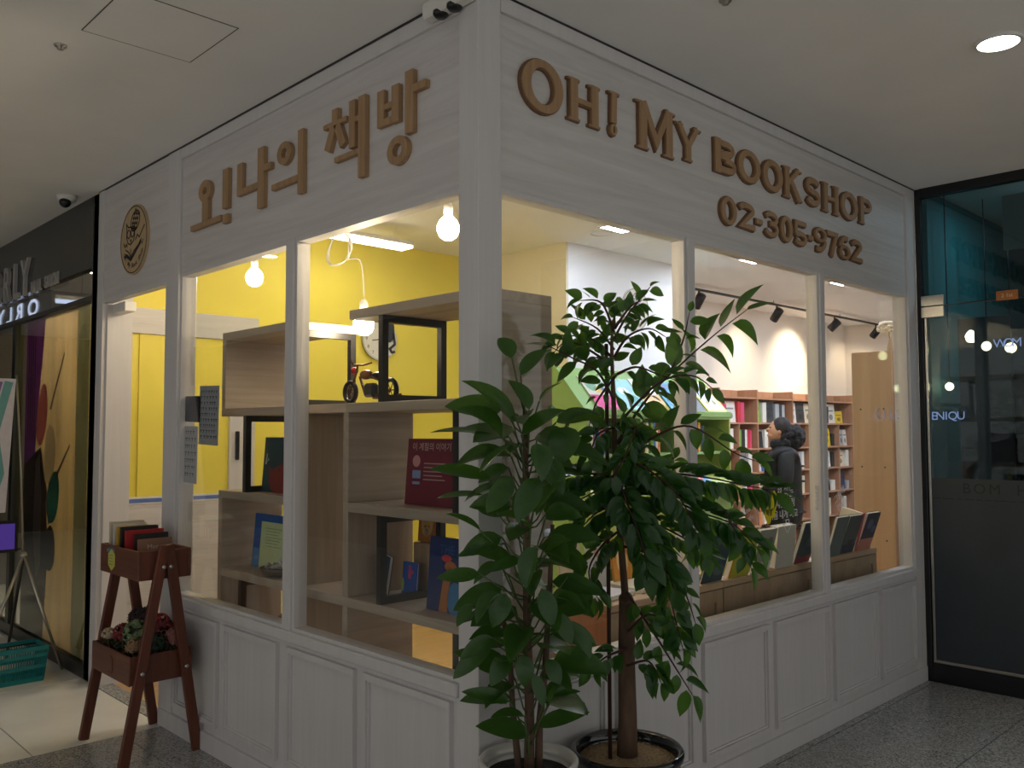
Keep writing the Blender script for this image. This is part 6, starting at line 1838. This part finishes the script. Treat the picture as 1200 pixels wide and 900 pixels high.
for k, (c, o_) in enumerate((((92, 120, 190), -.03), ((196, 130, 130), .03), ((120, 90, 150), .09), ((90, 150, 150), .15))):
    g = G(); g.ribbon([(o_ - .02, .02), (o_ + .03, .25), (o_ - .02, .5), (o_ + .04, .84)], .05, lambda a, b, d: bm_ @ Vector((a, b, d)) - Vector((-.62, 4.05, 1.05)), .006, .0075)
    part('swirl', g, flat(c), pbd)
tag(pbd, 'tall poster board with coloured swirls on the tripod easel', 'poster board')
M['screen'] = glow('purple_screen', (110, 80, 190), .35)
sc2 = empty('small_screen', (-.45, 4.02, .78))
part('housing', LG(sc2).box(-.62, -.315, 4.02, 4.045, .80, 1.0, .004), M['dark_plastic'], sc2)
part('display', LG(sc2).box(-.60, -.335, 4.0175, 4.0205, .82, .98), M['screen'], sc2, 'purple lit display')
part('arm', LG(sc2).tube([(-.45, 4.045, .88), (-.27, 4.14, .80)], .008, 6), M['black_metal'], sc2)
tag(sc2, 'small dark screen with a purple picture clamped to the easel', 'screen')

# --- teal shopping basket
sb_ = empty('shopping_basket', (-.39, 4.0, 0))
x0, x1, y0, y1, H = -.585, -.185, 3.885, 4.09, .22
ex_ = .022
def cor(z, i, j):
    e = ex_ * z / H
    return Vector((x1 + e if i else x0 - e, y1 + e if j else y0 - e, z))
part('base', LG(sb_).box(x0, x1, y0, y1, .002, .012, .003), M['teal_plastic'], sb_)
def loop(z, th, hh, n):
    g = LG(sb_)
    vs = []
    for dz in (0, hh):
        for o_ in (0, th):
            for (i, j) in ((0, 0), (1, 0), (1, 1), (0, 1)):
                p = cor(z + dz, i, j); p.x += (-o_ if i else o_); p.y += (-o_ if j else o_); vs.append(p)
    fs = []
    for k in range(4):
        q = (k + 1) % 4
        fs += [(k, q, 8 + q, 8 + k), (4 + k, 12 + k, 12 + q, 4 + q), (8 + k, 8 + q, 12 + q, 12 + k), (k, 4 + k, 4 + q, q)]
    g.add(vs, fs); part(n, g, M['teal_plastic'], sb_)
loop(.0, .005, .03, 'hoop'); loop(.085, .004, .022, 'hoop'); loop(.155, .004, .02, 'hoop'); loop(.195, .012, .025, 'rim')
def wall_slats(A, B, n):
    for k in range(n + 1):
        t = k / n
        p0 = A(.01, t); p1 = A(.205, t)
        part('slat', LG(sb_).bar(p0, p1, .0055, .004), M['teal_plastic'], sb_)
mix = lambda a, b, t: a + (b - a) * t
wall_slats(lambda z, t: mix(cor(z, 0, 0), cor(z, 1, 0), t) + Vector((0, .003, 0)), None, 30)
wall_slats(lambda z, t: mix(cor(z, 1, 0), cor(z, 1, 1), t) + Vector((-.003, 0, 0)), None, 15)
wall_slats(lambda z, t: mix(cor(z, 0, 1), cor(z, 1, 1), t) + Vector((0, -.003, 0)), None, 30)
part('handle', LG(sb_).tube([(-.56, 3.99, .215), (-.56, 3.97, .222), (-.21, 3.97, .222), (-.21, 3.99, .215)], .005, 6), M['dark_plastic'], sb_)
tag(sb_, 'teal plastic shopping basket on the cream floor before the salon', 'basket')
